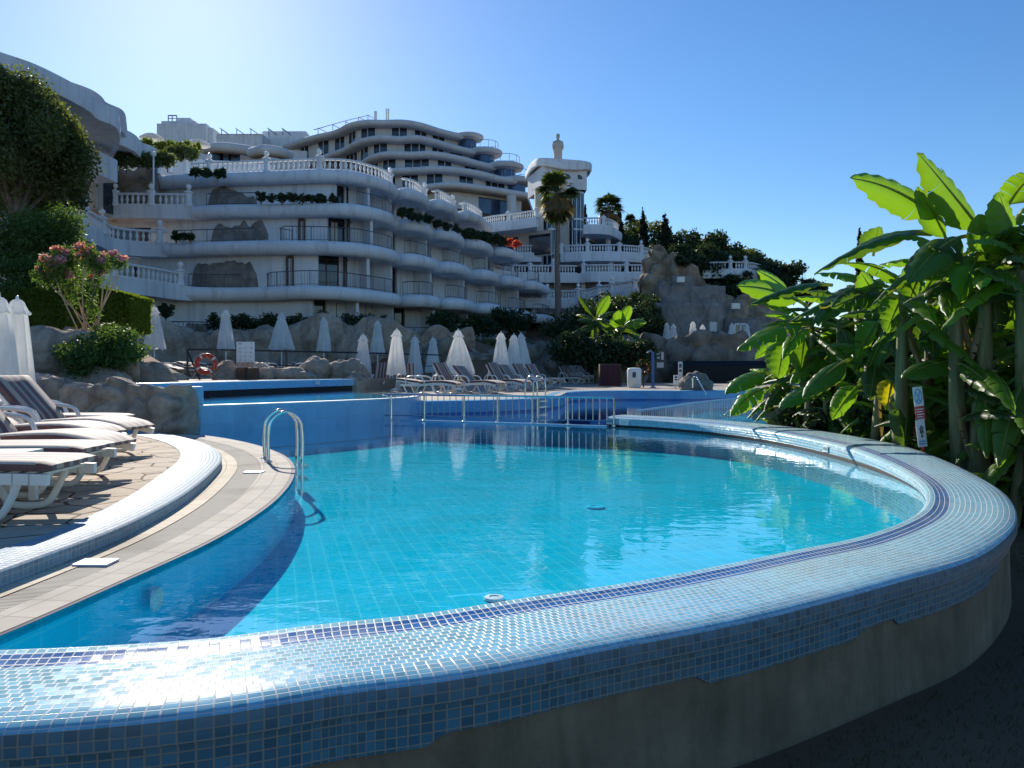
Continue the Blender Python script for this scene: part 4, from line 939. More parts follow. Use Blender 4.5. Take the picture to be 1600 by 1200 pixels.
rock_wall('rock_wall', 'long brown boulder wall behind the back row of parasols', [(-23, 36, .7, 3.3), (-19.5, 38.5, .75, 3.55), (-16, 40, .75, 3.55), (-12, 41, .75, 3.9), (-8, 41.5, .75, 3.7), (-5, 42.3, .6, 3.4), (-1.5, 44, .35, 3.2)], 2.2, .75, 2.2, seed=4, res=.22, top_var=.55)
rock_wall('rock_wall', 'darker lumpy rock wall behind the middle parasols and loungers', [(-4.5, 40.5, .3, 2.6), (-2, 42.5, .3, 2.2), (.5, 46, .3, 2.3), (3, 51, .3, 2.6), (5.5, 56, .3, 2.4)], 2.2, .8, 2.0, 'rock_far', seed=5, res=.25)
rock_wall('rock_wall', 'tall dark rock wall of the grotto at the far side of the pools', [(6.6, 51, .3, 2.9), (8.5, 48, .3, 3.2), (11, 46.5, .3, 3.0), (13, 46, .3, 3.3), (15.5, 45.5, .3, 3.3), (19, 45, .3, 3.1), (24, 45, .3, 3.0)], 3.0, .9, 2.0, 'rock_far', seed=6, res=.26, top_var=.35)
gr = thing('grotto', 'black sheet painted as the shade of the cave mouth at the foot of the grotto rock wall', 'cave', (13.5, 44, .3)); bb = MB(); bb.sweep([Vector((9.6, 45.3, .34)), Vector((13, 44.6, .34)), Vector((19, 43.8, .34))], [(0, 0), (.05, 1.0), (-.3, 1.3), (-1.5, 1.3)]); bb.build('opening', M['recess_shade'], gr)  # flat near-black sheet paints the shade inside the cave
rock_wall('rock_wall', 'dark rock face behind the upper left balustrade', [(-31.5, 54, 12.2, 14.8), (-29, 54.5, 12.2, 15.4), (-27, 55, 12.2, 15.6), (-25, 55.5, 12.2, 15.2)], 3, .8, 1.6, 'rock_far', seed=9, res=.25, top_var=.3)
rock_wall('rock_cliff', 'pale brown artificial cliff with stepped grey ledges right of the terraces', [(10.0, 63, 2, 9.0), (11.5, 61.5, 2, 10.8), (13.4, 61, 2, 10.6), (14.8, 61, 2, 9.9), (15.8, 61, 2, 8.2), (17.5, 61.5, 2, 7.2), (23, 62.5, 2, 6.6)], 4, 1.1, 1.7, 'rock_cliff', seed=7, res=.22, top_var=.28, cat='cliff')
led = thing('waterfall_ledge', 'stepped grey stone waterfall ledges built against the cliff', 'waterfall', at(1090, 500, 58))
def slabs(name, x0, x1, y0, y1, d, dep, seed):
    a = at(x0, y1, d); c = at(x1, y0, d); P = spline([Vector((a.x, d + .6, 0)), Vector((a.x * .5 + c.x * .5, d, 0)), Vector((c.x, d + .5, 0))], .3); V = []; N_ = normals(P); H = c.z - a.z; nv = 9
    for i, p in enumerate(P):
        for j in range(nv + 2):
            u = min(j / (nv - 1), 1); q = Vector((p.x, p.y, a.z + H * u)) - N_[i] * (dep if j > nv - 1 else 0) * (j - nv + 1) / 2
            q += Vector((0, -1, .4)) * (.18 * noise.noise(q * 1.1 + Vector((seed, 0, 0))) + .08 * noise.noise(q * 3.3)); V.append(q)
    nn = nv + 2; F = [[i*nn+j, (i+1)*nn+j, (i+1)*nn+j+1, i*nn+j+1] for i in range(len(P) - 1) for j in range(nn - 1)]
    mesh_obj(name, V, F, M['rock_facing'], led)
slabs('ledge', 1032, 1136, 446, 474, 59.5, 2.5, 1); slabs('ledge', 1024, 1142, 472, 526, 57.5, 3, 2); slabs('ledge', 1136, 1210, 497, 528, 57, 3, 3); slabs('ledge', 1052, 1088, 430, 448, 60, 1.5, 4)
for i, (x, y, d, r, lab) in enumerate([(1206, 640, 16.2, (.42, .4, .42), 'grey rounded rock beside the banana leaves and the bright pool'), (1087, 603, 29.6, (.62, .5, .6), 'squat grey boulder with a handrail on the far pool edge'), (1240, 648, 14.5, (.5, .5, .3), 'low dark rock half hidden under the banana leaves'),
    (100, 598, 22, (1.0, .6, .35), 'low flat rock behind the raised pool rim at the far left'), (245, 593, 24.5, (.9, .6, .35), 'smooth low rock behind the pool rim left of the lifebuoy'), (352, 590, 26, (.5, .45, .55), 'rounded rock behind the rim right of the lifebuoy'), (405, 588, 26.5, (.6, .45, .42), 'small pointed rock behind the rim below the notice board'), (450, 590, 27, (1.3, .6, .35), 'long flat rock behind the rim below the black railing'), (492, 582, 27.5, (.6, .5, .6), 'round rock behind the rim beside the white lounger legs'), (540, 588, 28.2, (.85, .6, .7), 'large brown rock at the right end of the raised rim'), (558, 602, 27.2, (.45, .45, .5), 'brown rock between the blue rim end and the striped chair'),
    (848, 577, 50, (1.7, 1.2, 1.1), 'grey boulder behind the far striped loungers'), (985, 590, 46, (1.0, .8, .9), 'dark boulder beside the white bin'), (205, 602, 20.6, (1.25, .7, .75), 'broad brown rock at the foot of the glossy round bush'), (160, 607, 18.6, (.9, .6, .6), 'brown rock under the left side of the glossy round bush'), (835, 560, 53, (1.5, 1, 1.3), 'dark boulder behind the right hand group of parasols'), (880, 555, 56, (1.6, 1, 1.4), 'mossy boulder behind the smallest parasols')]):
    p = at(x, y, d); boulder(lab, p, r, i + 1, 'rock' if 2 < i < 11 or i in (13, 14) else 'rock_far')

# ---------------------------------------------------------------- foliage
def leaf_arrays(blobs, n, size, seed, aspect=.5, droop=0.0, shell=.45):
    """many small folded leaf faces scattered through lumpy blobs"""
    rg = np.random.default_rng(seed); vol = np.array([b[1][0] * b[1][1] * b[1][2] for b in blobs]) ** .75; vol /= vol.sum()
    idx = rg.choice(len(blobs), n, p=vol); C = np.array([b[0] for b in blobs])[idx]; Rr = np.array([b[1] for b in blobs])[idx]
    d = rg.normal(size=(n, 3)); d /= np.linalg.norm(d, axis=1)[:, None]; rad = rg.random(n) ** shell * (1 + .12 * rg.normal(size=n))
    p = C + d * Rr * rad[:, None]
    nr = d * .55 + rg.normal(size=(n, 3)) * .7; nr[:, 2] += .25; nr /= np.linalg.norm(nr, axis=1)[:, None]
    t = rg.normal(size=(n, 3)) + d * .5; t[:, 2] -= droop; t -= nr * (t * nr).sum(1)[:, None]; t /= np.linalg.norm(t, axis=1)[:, None]
    s = np.cross(nr, t); L_ = size * (.55 + .9 * rg.random(n))[:, None]; Wd = L_ * aspect
    V = np.stack([p - t * L_ * .5, p + s * Wd * .5 + nr * Wd * .12, p + t * L_ * .5, p - s * Wd * .5 + nr * Wd * .12], 1).reshape(-1, 3)
    return V
def leaf_obj(name, V, mat, parent, label=None):
    me = bpy.data.meshes.new(name); n = len(V) // 4; org = Vector((0, 0, 0)); q = parent
    while q is not None: org += Vector(q.location); q = q.parent
    V = V - np.array(org)[None, :]
    me.vertices.add(4 * n); me.vertices.foreach_set('co', V.astype(np.float32).ravel()); me.loops.add(4 * n); me.loops.foreach_set('vertex_index', np.arange(4 * n, dtype=np.int32))
    me.polygons.add(n); me.polygons.foreach_set('loop_start', np.arange(0, 4 * n, 4, dtype=np.int32)); me.update(calc_edges=True)
    me.materials.append(mat); o = bpy.data.objects.new(name, me); return link(o, parent)
def lumps(c, r, k, seed, sub=.42, flat=1.0):
    rg = random.Random(seed); out = [(tuple(c), (r[0] * .72, r[1] * .72, r[2] * .72))]
    for i in range(k):
        a = rg.uniform(0, 6.283); e = math.asin(rg.uniform(-.55, 1)); f = rg.uniform(.6, .95); s = sub * rg.uniform(.55, 1.1)
        out.append(((c[0] + r[0] * f * math.cos(a) * math.cos(e), c[1] + r[1] * f * math.sin(a) * math.cos(e), c[2] + r[2] * f * math.sin(e)), (r[0] * s, r[1] * s, r[2] * s * flat)))
    return out
def tree(label, base, c, r, n, size, mat, seed, k=14, name='tree', cat='tree', trunk=.22, group=None, sub=.42):
    T = thing(name, label, cat, tuple(base), 0, group); bl = lumps(c, r, k, seed, sub); b0 = Vector(base); cc = Vector(c)
    bb = MB(); top = cc + Vector((0, 0, r[2] * .2)); bb.tube([b0 - Vector((0, 0, .3)), b0.lerp(top, .35) + Vector((trunk * .4, 0, 0)), b0.lerp(top, .7), top], [trunk, trunk * .75, trunk * .5, trunk * .2], 8)
    for q, rr_ in bl[1:8]:
        s = b0.lerp(top, .55); bb.tube([s, s.lerp(Vector(q), .5) + Vector((0, 0, .1)), Vector(q)], [trunk * .4, trunk * .25, trunk * .08], 5)
    bb.build('trunk', M['bark'], T); leaf_obj('crown', leaf_arrays(bl, n, size, seed), M[mat], T); return T
def bush(label, c, r, n, size, mat, seed, k=10, name='bush', cat='bush', group=None, sub=.4):
    T = thing(name, label, cat, (c[0], c[1], c[2] - r[2]), 0, group); bl = lumps(c, r, k, seed, sub); rg = random.Random(seed)
    bb = MB()
    for i in range(5):
        a = rg.uniform(0, 6.28); b0 = Vector((c[0], c[1], c[2] - r[2])); bb.tube([b0, Vector(c) + Vector((math.cos(a) * r[0] * .6, math.sin(a) * r[1] * .6, r[2] * .4))], [.03, .01], 4)
    bb.build('stem', M['bark'], T); leaf_obj('foliage', leaf_arrays(bl, n, size, seed), M[mat], T); return T
# big tree at the left, in front of the rounded building
c = at(25, 238, 33); T = tree('tall dark leafy tree filling the left edge in front of the rounded building', (c.x, c.y, 3), c, (2.5, 2.2, 2.9), 30000, .17, 'leaf_tree', 11, 26, trunk=.3)
for i, (x, y, d, r_, n_l) in enumerate([(-45, 175, 33, (2.2, 2.0, 2.4), 11000), (95, 245, 35, (1.2, 1.1, 2.2), 10000), (60, 300, 36, (2.0, 1.5, 1.6), 11000), (0, 300, 36, (2.4, 1.5, 1.6), 12000)]):
    c2 = at(x, y, d); leaf_obj('crown', leaf_arrays(lumps(c2, r_, 16, 12 + i), n_l, .17, 12 + i), M['leaf_tree'], T)
c = at(28, 390, 25); tree('rounded bright green shrub tree below the descending balustrade', (c.x, c.y, 2.0), c, (1.9, 1.5, 1.85), 30000, .10, 'leaf_bush', 14, 24, name='shrub_tree', trunk=.12)
c = at(60, 455, 23.5); bush('dark shrub mass below the round shrub tree and the oleander', c, (2.6, 1.2, .95), 12000, .10, 'leaf_bush', 15)
# trimmed hedge
hd = thing('hedge', 'trimmed boxy hedge with sunlit yellow top and rounded right end', 'hedge', (-13.5, 23, 2.2)); rg = np.random.default_rng(3); n = 52000
x = rg.random(n) * 6.4 - 17.6; zz = rg.random(n) * 1.28; yy = rg.random(n) * 1.2; side = rg.random(n); f = side < .5; yy[f] = rg.random(f.sum()) ** 2 * .2; g2 = (side >= .5) & (side < .85); zz[g2] = 1.28 - rg.random(g2.sum()) ** 2 * .2
rx = np.clip((x + 12.2) / 1.1, 0, 1); zz *= 1 - .22 * rx ** 3; g3 = side >= .85; x[g3] = -11.2 - rg.random(g3.sum()) ** 2 * .2; zz[g3] = rg.random(g3.sum()) * 1.0
p = np.stack([x, yy + 22.6 + .35 * rx ** 2, zz + 2.25 + .07 * np.sin(x * 3.1) * np.sin(x * 1.3)], 1); d = rg.normal(size=(n, 3)); d /= np.linalg.norm(d, axis=1)[:, None]; t_ = rg.normal(size=(n, 3)); t_[:, 2] += .7; t_ -= d * (t_ * d).sum(1)[:, None]; t_ /= np.linalg.norm(t_, axis=1)[:, None]; s = np.cross(d, t_); Lz = (.07 + .06 * rg.random(n))[:, None]
leaf_obj('foliage', np.stack([p - t_ * Lz * .5, p + s * Lz * .2, p + t_ * Lz * .5, p - s * Lz * .2], 1).reshape(-1, 3), M['leaf_hedge'], hd)
for i in range(9): bb = MB(); bb.tube([(-17.4 + i * .72, 23.2, 1.9), (-17.4 + i * .72, 23.2, 3.0)], .04, 5); bb.build('stem', M['bark'], hd)
# pittosporum bush in front, oleander above it
c = at(155, 553, 18.6); bush('dense glossy round bush on the rocks in front of the hedge', c, (1.1, .9, .72), 15000, .085, 'leaf_bush', 16, 18)
ol = thing('oleander', 'leggy oleander with pink flower heads above the glossy round bush', 'oleander', tuple(at(140, 520, 19.2)))
heads = [(82, 408, .36), (68, 420, .28), (100, 392, .30), (112, 400, .26), (135, 388, .30), (148, 402, .26), (160, 400, .28), (178, 398, .22), (190, 402, .16), (95, 425, .3), (150, 425, .22)]
bb = MB(); root = at(138, 520, 19.2)
for i, (x, y, r) in enumerate(heads):
    q = at(x, y + 14, 19.2 + .25 * ((i * 37) % 7 - 3) / 3); rt = root + Vector((((i * 53) % 11 - 5) * .045, 0, 0)); md = rt.lerp(q, .55) + Vector(((-.08 if x < 138 else .06), 0, .1)); bb.tube(spline([rt, md, q], .2), .018, 5)
bb.build('stem', M['ochre'], ol)
bl = [(tuple(at(x, y + 10, 19.2 + .25 * ((i * 37) % 7 - 3) / 3)), (r * 1.05, r, r * 1.1)) for i, (x, y, r) in enumerate(heads)] + [(tuple(at(x, y, 19.2)), (.12, .12, .35)) for x, y in ((128, 440), (146, 455), (118, 462), (140, 478), (150, 490), (108, 455))]
leaf_obj('foliage', leaf_arrays(bl, 4600, .13, 17, .24), M['leaf_sprig'], ol)
fl = []
for i, (x, y, r) in enumerate(heads):
    for j in range(3): fl.append((tuple(at(x + ((i * 7 + j * 13) % 9 - 4) * 2.6, y - 4 + (j * 11 + i * 5) % 7 * 2.2, 19.15 + .25 * ((i * 37) % 7 - 3) / 3)), (r * .42, r * .4, r * .32)))
leaf_obj('flower', leaf_arrays(fl, 2300, .075, 18, .8), M['flower_pink'], ol)
# planting on the hotel and in the beds
def bed(label, pts, r, n, size, mat, seed, name='shrub', cat='shrub', group='shrubs planted around the hotel'):
    c0 = sum((Vector(p) for p in pts), Vector()) / len(pts); T = thing(name, label, cat, tuple(c0 - Vector((0, 0, r))), 0, group); bl = []
    for i, p in enumerate(pts): bl += lumps(p, (r * (1 + .3 * noise.noise(Vector((i * 3.3, seed, 0)))), r, r * .9), 4, seed * 31 + i)
    leaf_obj('foliage', leaf_arrays(bl, n, size, seed), M[mat], T); 
    for p in pts[::2]: bb = MB(); bb.tube([Vector(p) - Vector((0, 0, r)), Vector(p)], .04, 4); bb.build('stem', M['bark'], T)
    return T
def line(x0, y0, x1, y1, d0, d1, k): return [at(x0 + (x1 - x0) * i / (k - 1), y0 + (y1 - y0) * i / (k - 1), d0 + (d1 - d0) * i / (k - 1)) for i in range(k)]
bed('dry flowering shrubs trailing over the third hotel tier', line(408, 309, 520, 311, 51.5, 51.5, 8), .45, 4200, .16, 'leaf_dark', 21)
bed('small clipped shrub on the second tier at the left', line(276, 370, 298, 370, 49.3, 49.3, 3), .4, 1500, .14, 'leaf_dark', 22)
bed('dark creepers on the third tier under the roof scallops', line(628, 333, 668, 343, 55, 57.5, 4), .5, 2400, .18, 'leaf_dark', 23); bed('dark creepers below the last roof scallop', line(682, 350, 760, 372, 59.5, 67, 6), .5, 2800, .18, 'leaf_dark', 24)
bed('dark shrub at the tip of the third tier', line(730, 366, 785, 378, 66, 71, 5), .75, 3000, .2, 'leaf_dark', 25); bed('red flowering bougainvillea at the right tip of the third tier', line(784, 376, 806, 381, 71.5, 72.5, 3), .55, 1800, .2, 'flower_red', 26, 'bougainvillea', 'bougainvillea')
bed('spreading green planting beside the left end of the roof balustrade', line(165, 252, 262, 250, 50, 53, 7), .85, 6000, .2, 'leaf_tree', 27); bed('spiky shrub trailing over the roof edge near the first globe lamp', line(305, 268, 340, 272, 53.5, 53.5, 3), .5, 1800, .2, 'leaf_dark', 28); bed('palm-like shrub in front of the pale garden wall', line(268, 240, 300, 240, 60, 60, 3), .9, 1800, .3, 'leaf_tree', 29)
bed('green hedge on the slope under the round canopies', line(222, 226, 305, 232, 72, 74, 7), .8, 4000, .22, 'leaf_hedge', 30); bed('small clipped tree beside the first back parasol', [at(259, 487, 43)], .55, 1500, .13, 'leaf_dark', 31)
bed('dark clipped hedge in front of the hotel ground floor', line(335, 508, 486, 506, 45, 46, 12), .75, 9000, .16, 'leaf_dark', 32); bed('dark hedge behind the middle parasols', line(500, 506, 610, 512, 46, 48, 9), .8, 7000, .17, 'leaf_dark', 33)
bed('upright dark shrubs at the foot of the hotel bays', line(690, 500, 700, 510, 52, 52, 3), 1.0, 2600, .2, 'leaf_dark', 34); bed('dark round shrubs left of the palm cluster', line(735, 512, 765, 512, 54, 55, 4), 1.0, 2600, .2, 'leaf_dark', 35); bed('mixed shrubs in front of the last hotel bay', line(780, 500, 812, 505, 57, 58, 4), 1.2, 3600, .22, 'leaf_dark', 36)
bed('low green ground shrubs between the rocks behind the parasols', line(750, 540, 830, 548, 47, 50, 6), .8, 3600, .18, 'leaf_tree', 37); bed('mossy low shrubs around the grey boulders', line(845, 560, 900, 572, 52, 52, 5), .8, 3000, .18, 'leaf_bush', 38)
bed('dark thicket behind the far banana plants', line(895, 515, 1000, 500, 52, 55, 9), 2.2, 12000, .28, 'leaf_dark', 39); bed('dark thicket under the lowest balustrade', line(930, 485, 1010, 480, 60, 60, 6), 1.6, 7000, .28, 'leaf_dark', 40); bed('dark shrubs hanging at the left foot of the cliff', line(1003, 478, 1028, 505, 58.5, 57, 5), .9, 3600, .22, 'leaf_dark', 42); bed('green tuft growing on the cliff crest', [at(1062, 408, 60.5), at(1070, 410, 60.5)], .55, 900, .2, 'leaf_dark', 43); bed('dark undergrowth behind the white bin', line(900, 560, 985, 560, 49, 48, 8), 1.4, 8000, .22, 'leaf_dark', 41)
# trees on the ridge
def cyp(label, x, y0, y1, d, wpx, seed):
    b0 = at(x, y1, d); t0 = at(x, y0, d); H = t0.z - b0.z; r = wpx / FPX * d / 2; T = thing('cypress', label, 'cypress', tuple(b0), 0, 'cypresses on the ridge'); bl = []
    for i in range(16):
        f = i / 15; rr_ = r * (1 - f ** 2.2) * (.55 + .45 * min(1, f * 6)) + .08; bl.append(((b0.x + r * .14 * math.sin(i * 2.4 + seed), b0.y + r * .2 * math.cos(i * 3), b0.z + H * f * .97), (rr_, rr_, H * .055)))
    leaf_obj('crown', leaf_arrays(bl, 4200, .40, seed, .4, -.9), M['leaf_cypress'], T); bb = MB(); bb.tube([b0, b0.lerp(t0, .9)], [.25, .04], 6); bb.build('trunk', M['bark'], T)
cyp('slim twin-topped cypress left of the broad dark cypress', 1005, 326, 420, 92, 17, 51); cyp('broad dark pointed cypress in the middle of the ridge', 1039, 331, 425, 90, 29, 52); cyp('dark cypress half hidden behind the small palm', 967, 322, 400, 98, 16, 53); cyp('narrow cypress tip behind the lift tower', 914, 320, 400, 100, 9, 54); cyp('thin far cypress tip above the banana leaves', 1343, 358, 450, 95, 9, 55)
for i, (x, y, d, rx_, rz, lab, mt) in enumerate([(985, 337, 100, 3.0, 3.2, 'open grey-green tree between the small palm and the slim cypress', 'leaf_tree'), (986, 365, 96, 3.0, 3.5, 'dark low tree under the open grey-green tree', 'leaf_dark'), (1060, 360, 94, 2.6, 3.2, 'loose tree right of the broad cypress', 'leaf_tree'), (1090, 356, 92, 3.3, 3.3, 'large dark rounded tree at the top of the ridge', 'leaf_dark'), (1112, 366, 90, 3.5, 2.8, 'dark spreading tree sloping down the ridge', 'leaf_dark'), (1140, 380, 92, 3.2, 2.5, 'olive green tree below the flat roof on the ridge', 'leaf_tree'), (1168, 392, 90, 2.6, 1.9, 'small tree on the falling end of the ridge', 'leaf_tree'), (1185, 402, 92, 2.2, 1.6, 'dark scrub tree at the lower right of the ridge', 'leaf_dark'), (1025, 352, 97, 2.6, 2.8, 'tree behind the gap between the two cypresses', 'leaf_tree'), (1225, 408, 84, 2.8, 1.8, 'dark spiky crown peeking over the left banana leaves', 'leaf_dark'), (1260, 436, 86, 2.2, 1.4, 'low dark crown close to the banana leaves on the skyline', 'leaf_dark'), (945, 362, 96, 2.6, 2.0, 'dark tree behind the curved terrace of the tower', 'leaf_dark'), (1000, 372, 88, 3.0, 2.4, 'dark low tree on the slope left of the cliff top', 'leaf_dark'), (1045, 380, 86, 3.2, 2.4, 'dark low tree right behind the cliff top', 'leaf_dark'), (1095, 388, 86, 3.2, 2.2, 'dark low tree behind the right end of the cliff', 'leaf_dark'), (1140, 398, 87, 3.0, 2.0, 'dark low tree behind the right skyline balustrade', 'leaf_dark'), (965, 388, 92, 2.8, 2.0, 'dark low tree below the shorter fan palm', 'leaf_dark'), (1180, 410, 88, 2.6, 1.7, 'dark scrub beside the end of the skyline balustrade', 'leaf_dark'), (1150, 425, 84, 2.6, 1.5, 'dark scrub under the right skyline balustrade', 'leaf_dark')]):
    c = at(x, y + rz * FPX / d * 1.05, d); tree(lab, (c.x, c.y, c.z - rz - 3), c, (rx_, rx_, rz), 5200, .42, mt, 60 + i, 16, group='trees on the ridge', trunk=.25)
o = thing('flat_roof_block', 'flat grey building top rising behind the ridge trees', 'building', at(1125, 385, 112)); bb = MB(); a = at(1108, 392, 112); c = at(1136, 370, 112); bb.box((a.x, 112, a.z - 6), (c.x, 118, c.z)); bb.build('wall', M['plaster_old'], o, smooth=False); bb = MB(); bb.box((a.x - .1, 111.9, c.z), (c.x + .1, 118.1, c.z + .25)); bb.build('roof', M['plaster'], o, smooth=False)
# fan palms
def fan(mb, base, dr, L_, spread, seed):
    rg = random.Random(seed); dr = dr.normalized(); sd_ = dr.cross(Vector((0, 0, 1)))
    if sd_.length < .05: sd_ = Vector((1, 0, 0))
    sd_.normalize(); up = sd_.cross(dr); hub = base + dr * L_ * .5; mb.bar(base, hub, .035, .02); nb = 15
    for i in range(nb):
        a = (i / (nb - 1) - .5) * spread; d = (dr * math.cos(a) + sd_ * math.sin(a)); l_ = L_ * (.62 + .12 * math.cos(a * 1.2)) * rg.uniform(.85, 1.1); tip = hub + d * l_ + Vector((0, 0, -l_ * rg.uniform(.15, .4))); m = hub + d * l_ * .55
        pr = d.cross(up).normalized() * l_ * .07; mb.add([hub, m + pr + up * .03, tip, m - pr + up * .03], [[0, 1, 2, 3]])
def palm(label, x, ytop, ybase, d, cr, trunk_r, seed, skirt=True):
    b0 = at(x, ybase, d); top = at(x, ytop, d); T = thing('fan_palm', label, 'palm', tuple(b0), 0, 'fan palms by the tower'); rg = random.Random(seed)
    bb = MB(); H = top.z - b0.z; bb.tube([b0 + Vector((.05 * math.sin(i), 0, H * i / 10)) for i in range(11)], [trunk_r * (1.15 - .3 * i / 10) for i in range(11)], 10); bb.build('trunk', M['palm_bark'], T)
    bb = MB()
    for i in range(46):
        a = rg.uniform(0, 6.283); e = rg.uniform(-.35, 1.45); fan(bb, top + Vector((0, 0, rg.uniform(-.3, .3) * cr * .4)), Vector((math.cos(a) * math.cos(e), math.sin(a) * math.cos(e), math.sin(e))), cr * rg.uniform(.85, 1.1), 2.6, seed * 100 + i)
    bb.build('crown', M['leaf_palm'], T, smooth=False)
    if skirt:
        bb = MB()
        for i in range(44):
            a = rg.uniform(0, 6.283); e = rg.uniform(-1.35, -.3); fan(bb, top + Vector((0, 0, -rg.uniform(0, .6) * cr)), Vector((math.cos(a) * math.cos(e), math.sin(a) * math.cos(e), math.sin(e))), cr * rg.uniform(.7, 1.0), 1.9, seed * 200 + i)
        bb.build('dead_skirt', M['leaf_dead'], T, smooth=False)
        bb = MB()
        for i in range(24):
            a = rg.uniform(0, 6.283); e = rg.uniform(-1.2, -.5); fan(bb, top + Vector((0, 0, -cr * rg.uniform(.5, .9))), Vector((math.cos(a) * math.cos(e), math.sin(a) * math.cos(e), math.sin(e))), cr * rg.uniform(.6, .8), 1.9, seed * 300 + i)
        bb.build('lower_fronds', M['leaf_palm'], T, smooth=False)
palm('tall fan palm with brown skirt standing in front of the lift tower', 871, 300, 500, 66, 1.75, .24, 71); palm('shorter fan palm right of the lift tower against the sky', 951, 324, 380, 92, 1.7, .25, 72)
palm('small palm top between the ridge trees', 985, 345, 395, 99, .9, .2, 73, False)
# ---------------------------------------------------------------- closed parasols
def parasol_mesh(name, r, Lc, seed):
    """canopy hanging from z=0 down to -Lc"""
    n = 64; V = []; F = []; rg = random.Random(seed); ph = rg.uniform(0, 6)
    prof = [(0, .03, 0), (-.015, .07, 0), (-.05, .105, .04), (-.12, .13, .08), (-.19, .16, .12), (-.25, .20, .16), (-.254, .15, .16), (-.30, .152, .16)]
    rows = 16
    for k in range(1, rows + 1):
        f = k / rows; prof.append((-.30 - f * (Lc - .30), .155 + (r - .155) * f ** .85, .13 + .09 * f))
    for j, (z, rad, am) in enumerate(prof):
        for i in range(n):
            a = 2 * math.pi * i / n
            w = math.cos(8 * a + ph + .5 * math.sin(z * 2.5 + seed)) + .45 * math.cos(13 * a + seed + z * 1.7) + .3 * math.cos(5 * a - seed)
            q = rad * (1 + am * w * .8)
            zz = z + (.03 * math.cos(8 * a + ph) + .03 * math.sin(3 * a + seed) if j == len(prof) - 1 else 0)
            if j == 5: zz += .02 * math.cos(8 * a + ph)
            V.append((q * math.cos(a), q * math.sin(a), zz))
    for j in range(len(prof) - 1):
        for i in range(n): F.append([j*n+i, (j+1)*n+i, (j+1)*n+(i+1)%n, j*n+(i+1)%n])
    F.append(list(range(n)))
    return V, F
CAN = {}
def parasol(label, x, ytop, d, zb, r=.32, Lc=1.55, seed=0, group='closed white parasols', tilt=0):
    t0 = at(x, ytop, d); H = t0.z - zb; T = thing('parasol', label, 'parasol', (t0.x, t0.y, zb), 0, group)
    V, F = parasol_mesh('canopy', r, Lc, seed); o = mesh_obj('canopy', V, F, M['parasol'], T, world=False); o.location = (0, 0, H - .03)
    try: o.data.set_sharp_from_angle(angle=R(70))
    except Exception: pass
    bb = MB(); bb.tube([(0, 0, .02), (0, 0, H - .05)], .026, 8); bb.lathe([(.012, H - .06), (.03, H - .02), (.02, H + .03), (0, H + .04)], n=8); bb.build('pole', M['white_paint'], T, world=False)
    bb = MB(); bb.lathe([(.24, 0), (.24, .05), (.10, .09), (.045, .11), (.045, .3)], n=14); bb.build('base', M['white_plastic'], T, world=False)
    T.rotation_euler = (R(tilt * .6), R(tilt), seed * 1.3); return T
parasol('closed parasol cut by the left edge, nearest of the two beside the front loungers', -2, 461, 12.2, .12, .25, 1.55, 1)
parasol('closed parasol behind the raised backrest of the front sun loungers', 27, 465, 13.2, .12, .24, 1.50, 2)
BZ = .80
parasol('closed parasol nearest the glossy bush, first of the back row', 241, 478, 30, BZ, .36, 1.65, 3); parasol('closed parasol rising behind the notice board', 353, 484, 32.5, BZ, .32, 1.68, 4); parasol('wide closed parasol in the back row right of the notice board', 440, 488, 35, BZ, .52, 1.66, 5); parasol('slim closed parasol in the back row against the dark hedge', 506, 496, 38, BZ, .32, 1.66, 6); parasol('last closed parasol of the back row above the end of the black railing', 590, 501, 39.7, BZ, .34, 1.68, 7)
parasol('closed parasol standing by the striped chair at the blue rim end', 567.5, 522, 31, .35, .34, 1.66, 8); parasol('tall slim closed parasol, first to the right of the rim end parasol', 620, 514, 28.7, .35, .32, 1.68, 9); parasol('small closed parasol behind the second striped chair', 648, 525, 34, .35, .31, 1.66, 10); parasol('small closed parasol just left of the widest parasol', 676.5, 527, 37, .35, .35, 1.64, 11)
parasol('widest closed parasol, flaring in the middle of the lounger row', 716, 515, 29, .35, .54, 1.64, 12); parasol('closed parasol in front, leftmost of the tight group of three', 783, 519, 31, .35, .36, 1.66, 13); parasol('closed parasol in the middle of the tight group of three', 803, 522, 33.5, .35, .34, 1.64, 14); parasol('closed parasol leaning right at the back of the tight group of three', 819, 520, 36.5, .35, .36, 1.62, 15, tilt=-3)
parasol('tiny closed parasol half hidden behind the widest parasol', 705, 530, 46, .35, .3, 1.6, 16); parasol('smallest closed parasol beside the grey boulders', 865, 548, 60, .35, .34, 1.62, 17); parasol('closed parasol above the far row of striped loungers', 896.5, 546, 52, .35, .33, 1.6, 18)
for i, (x, y, lab) in enumerate([(1042, 504, 'leftmost closed parasol on the terrace above the grotto rocks'), (1052, 506, 'closed parasol on the grotto terrace close beside the leftmost one'), (1083, 502, 'tallest closed parasol on the grotto terrace'), (1098, 507, 'closed parasol on the grotto terrace next to the white panel'), (1143.5, 505, 'closed parasol by the white framed door of the cliff'), (1167, 506, 'closed parasol right of the white framed door')]):
    parasol(lab, x, y, 53.5, 2.05, .34, 1.4, 20 + i, 'closed white parasols on the grotto terrace')
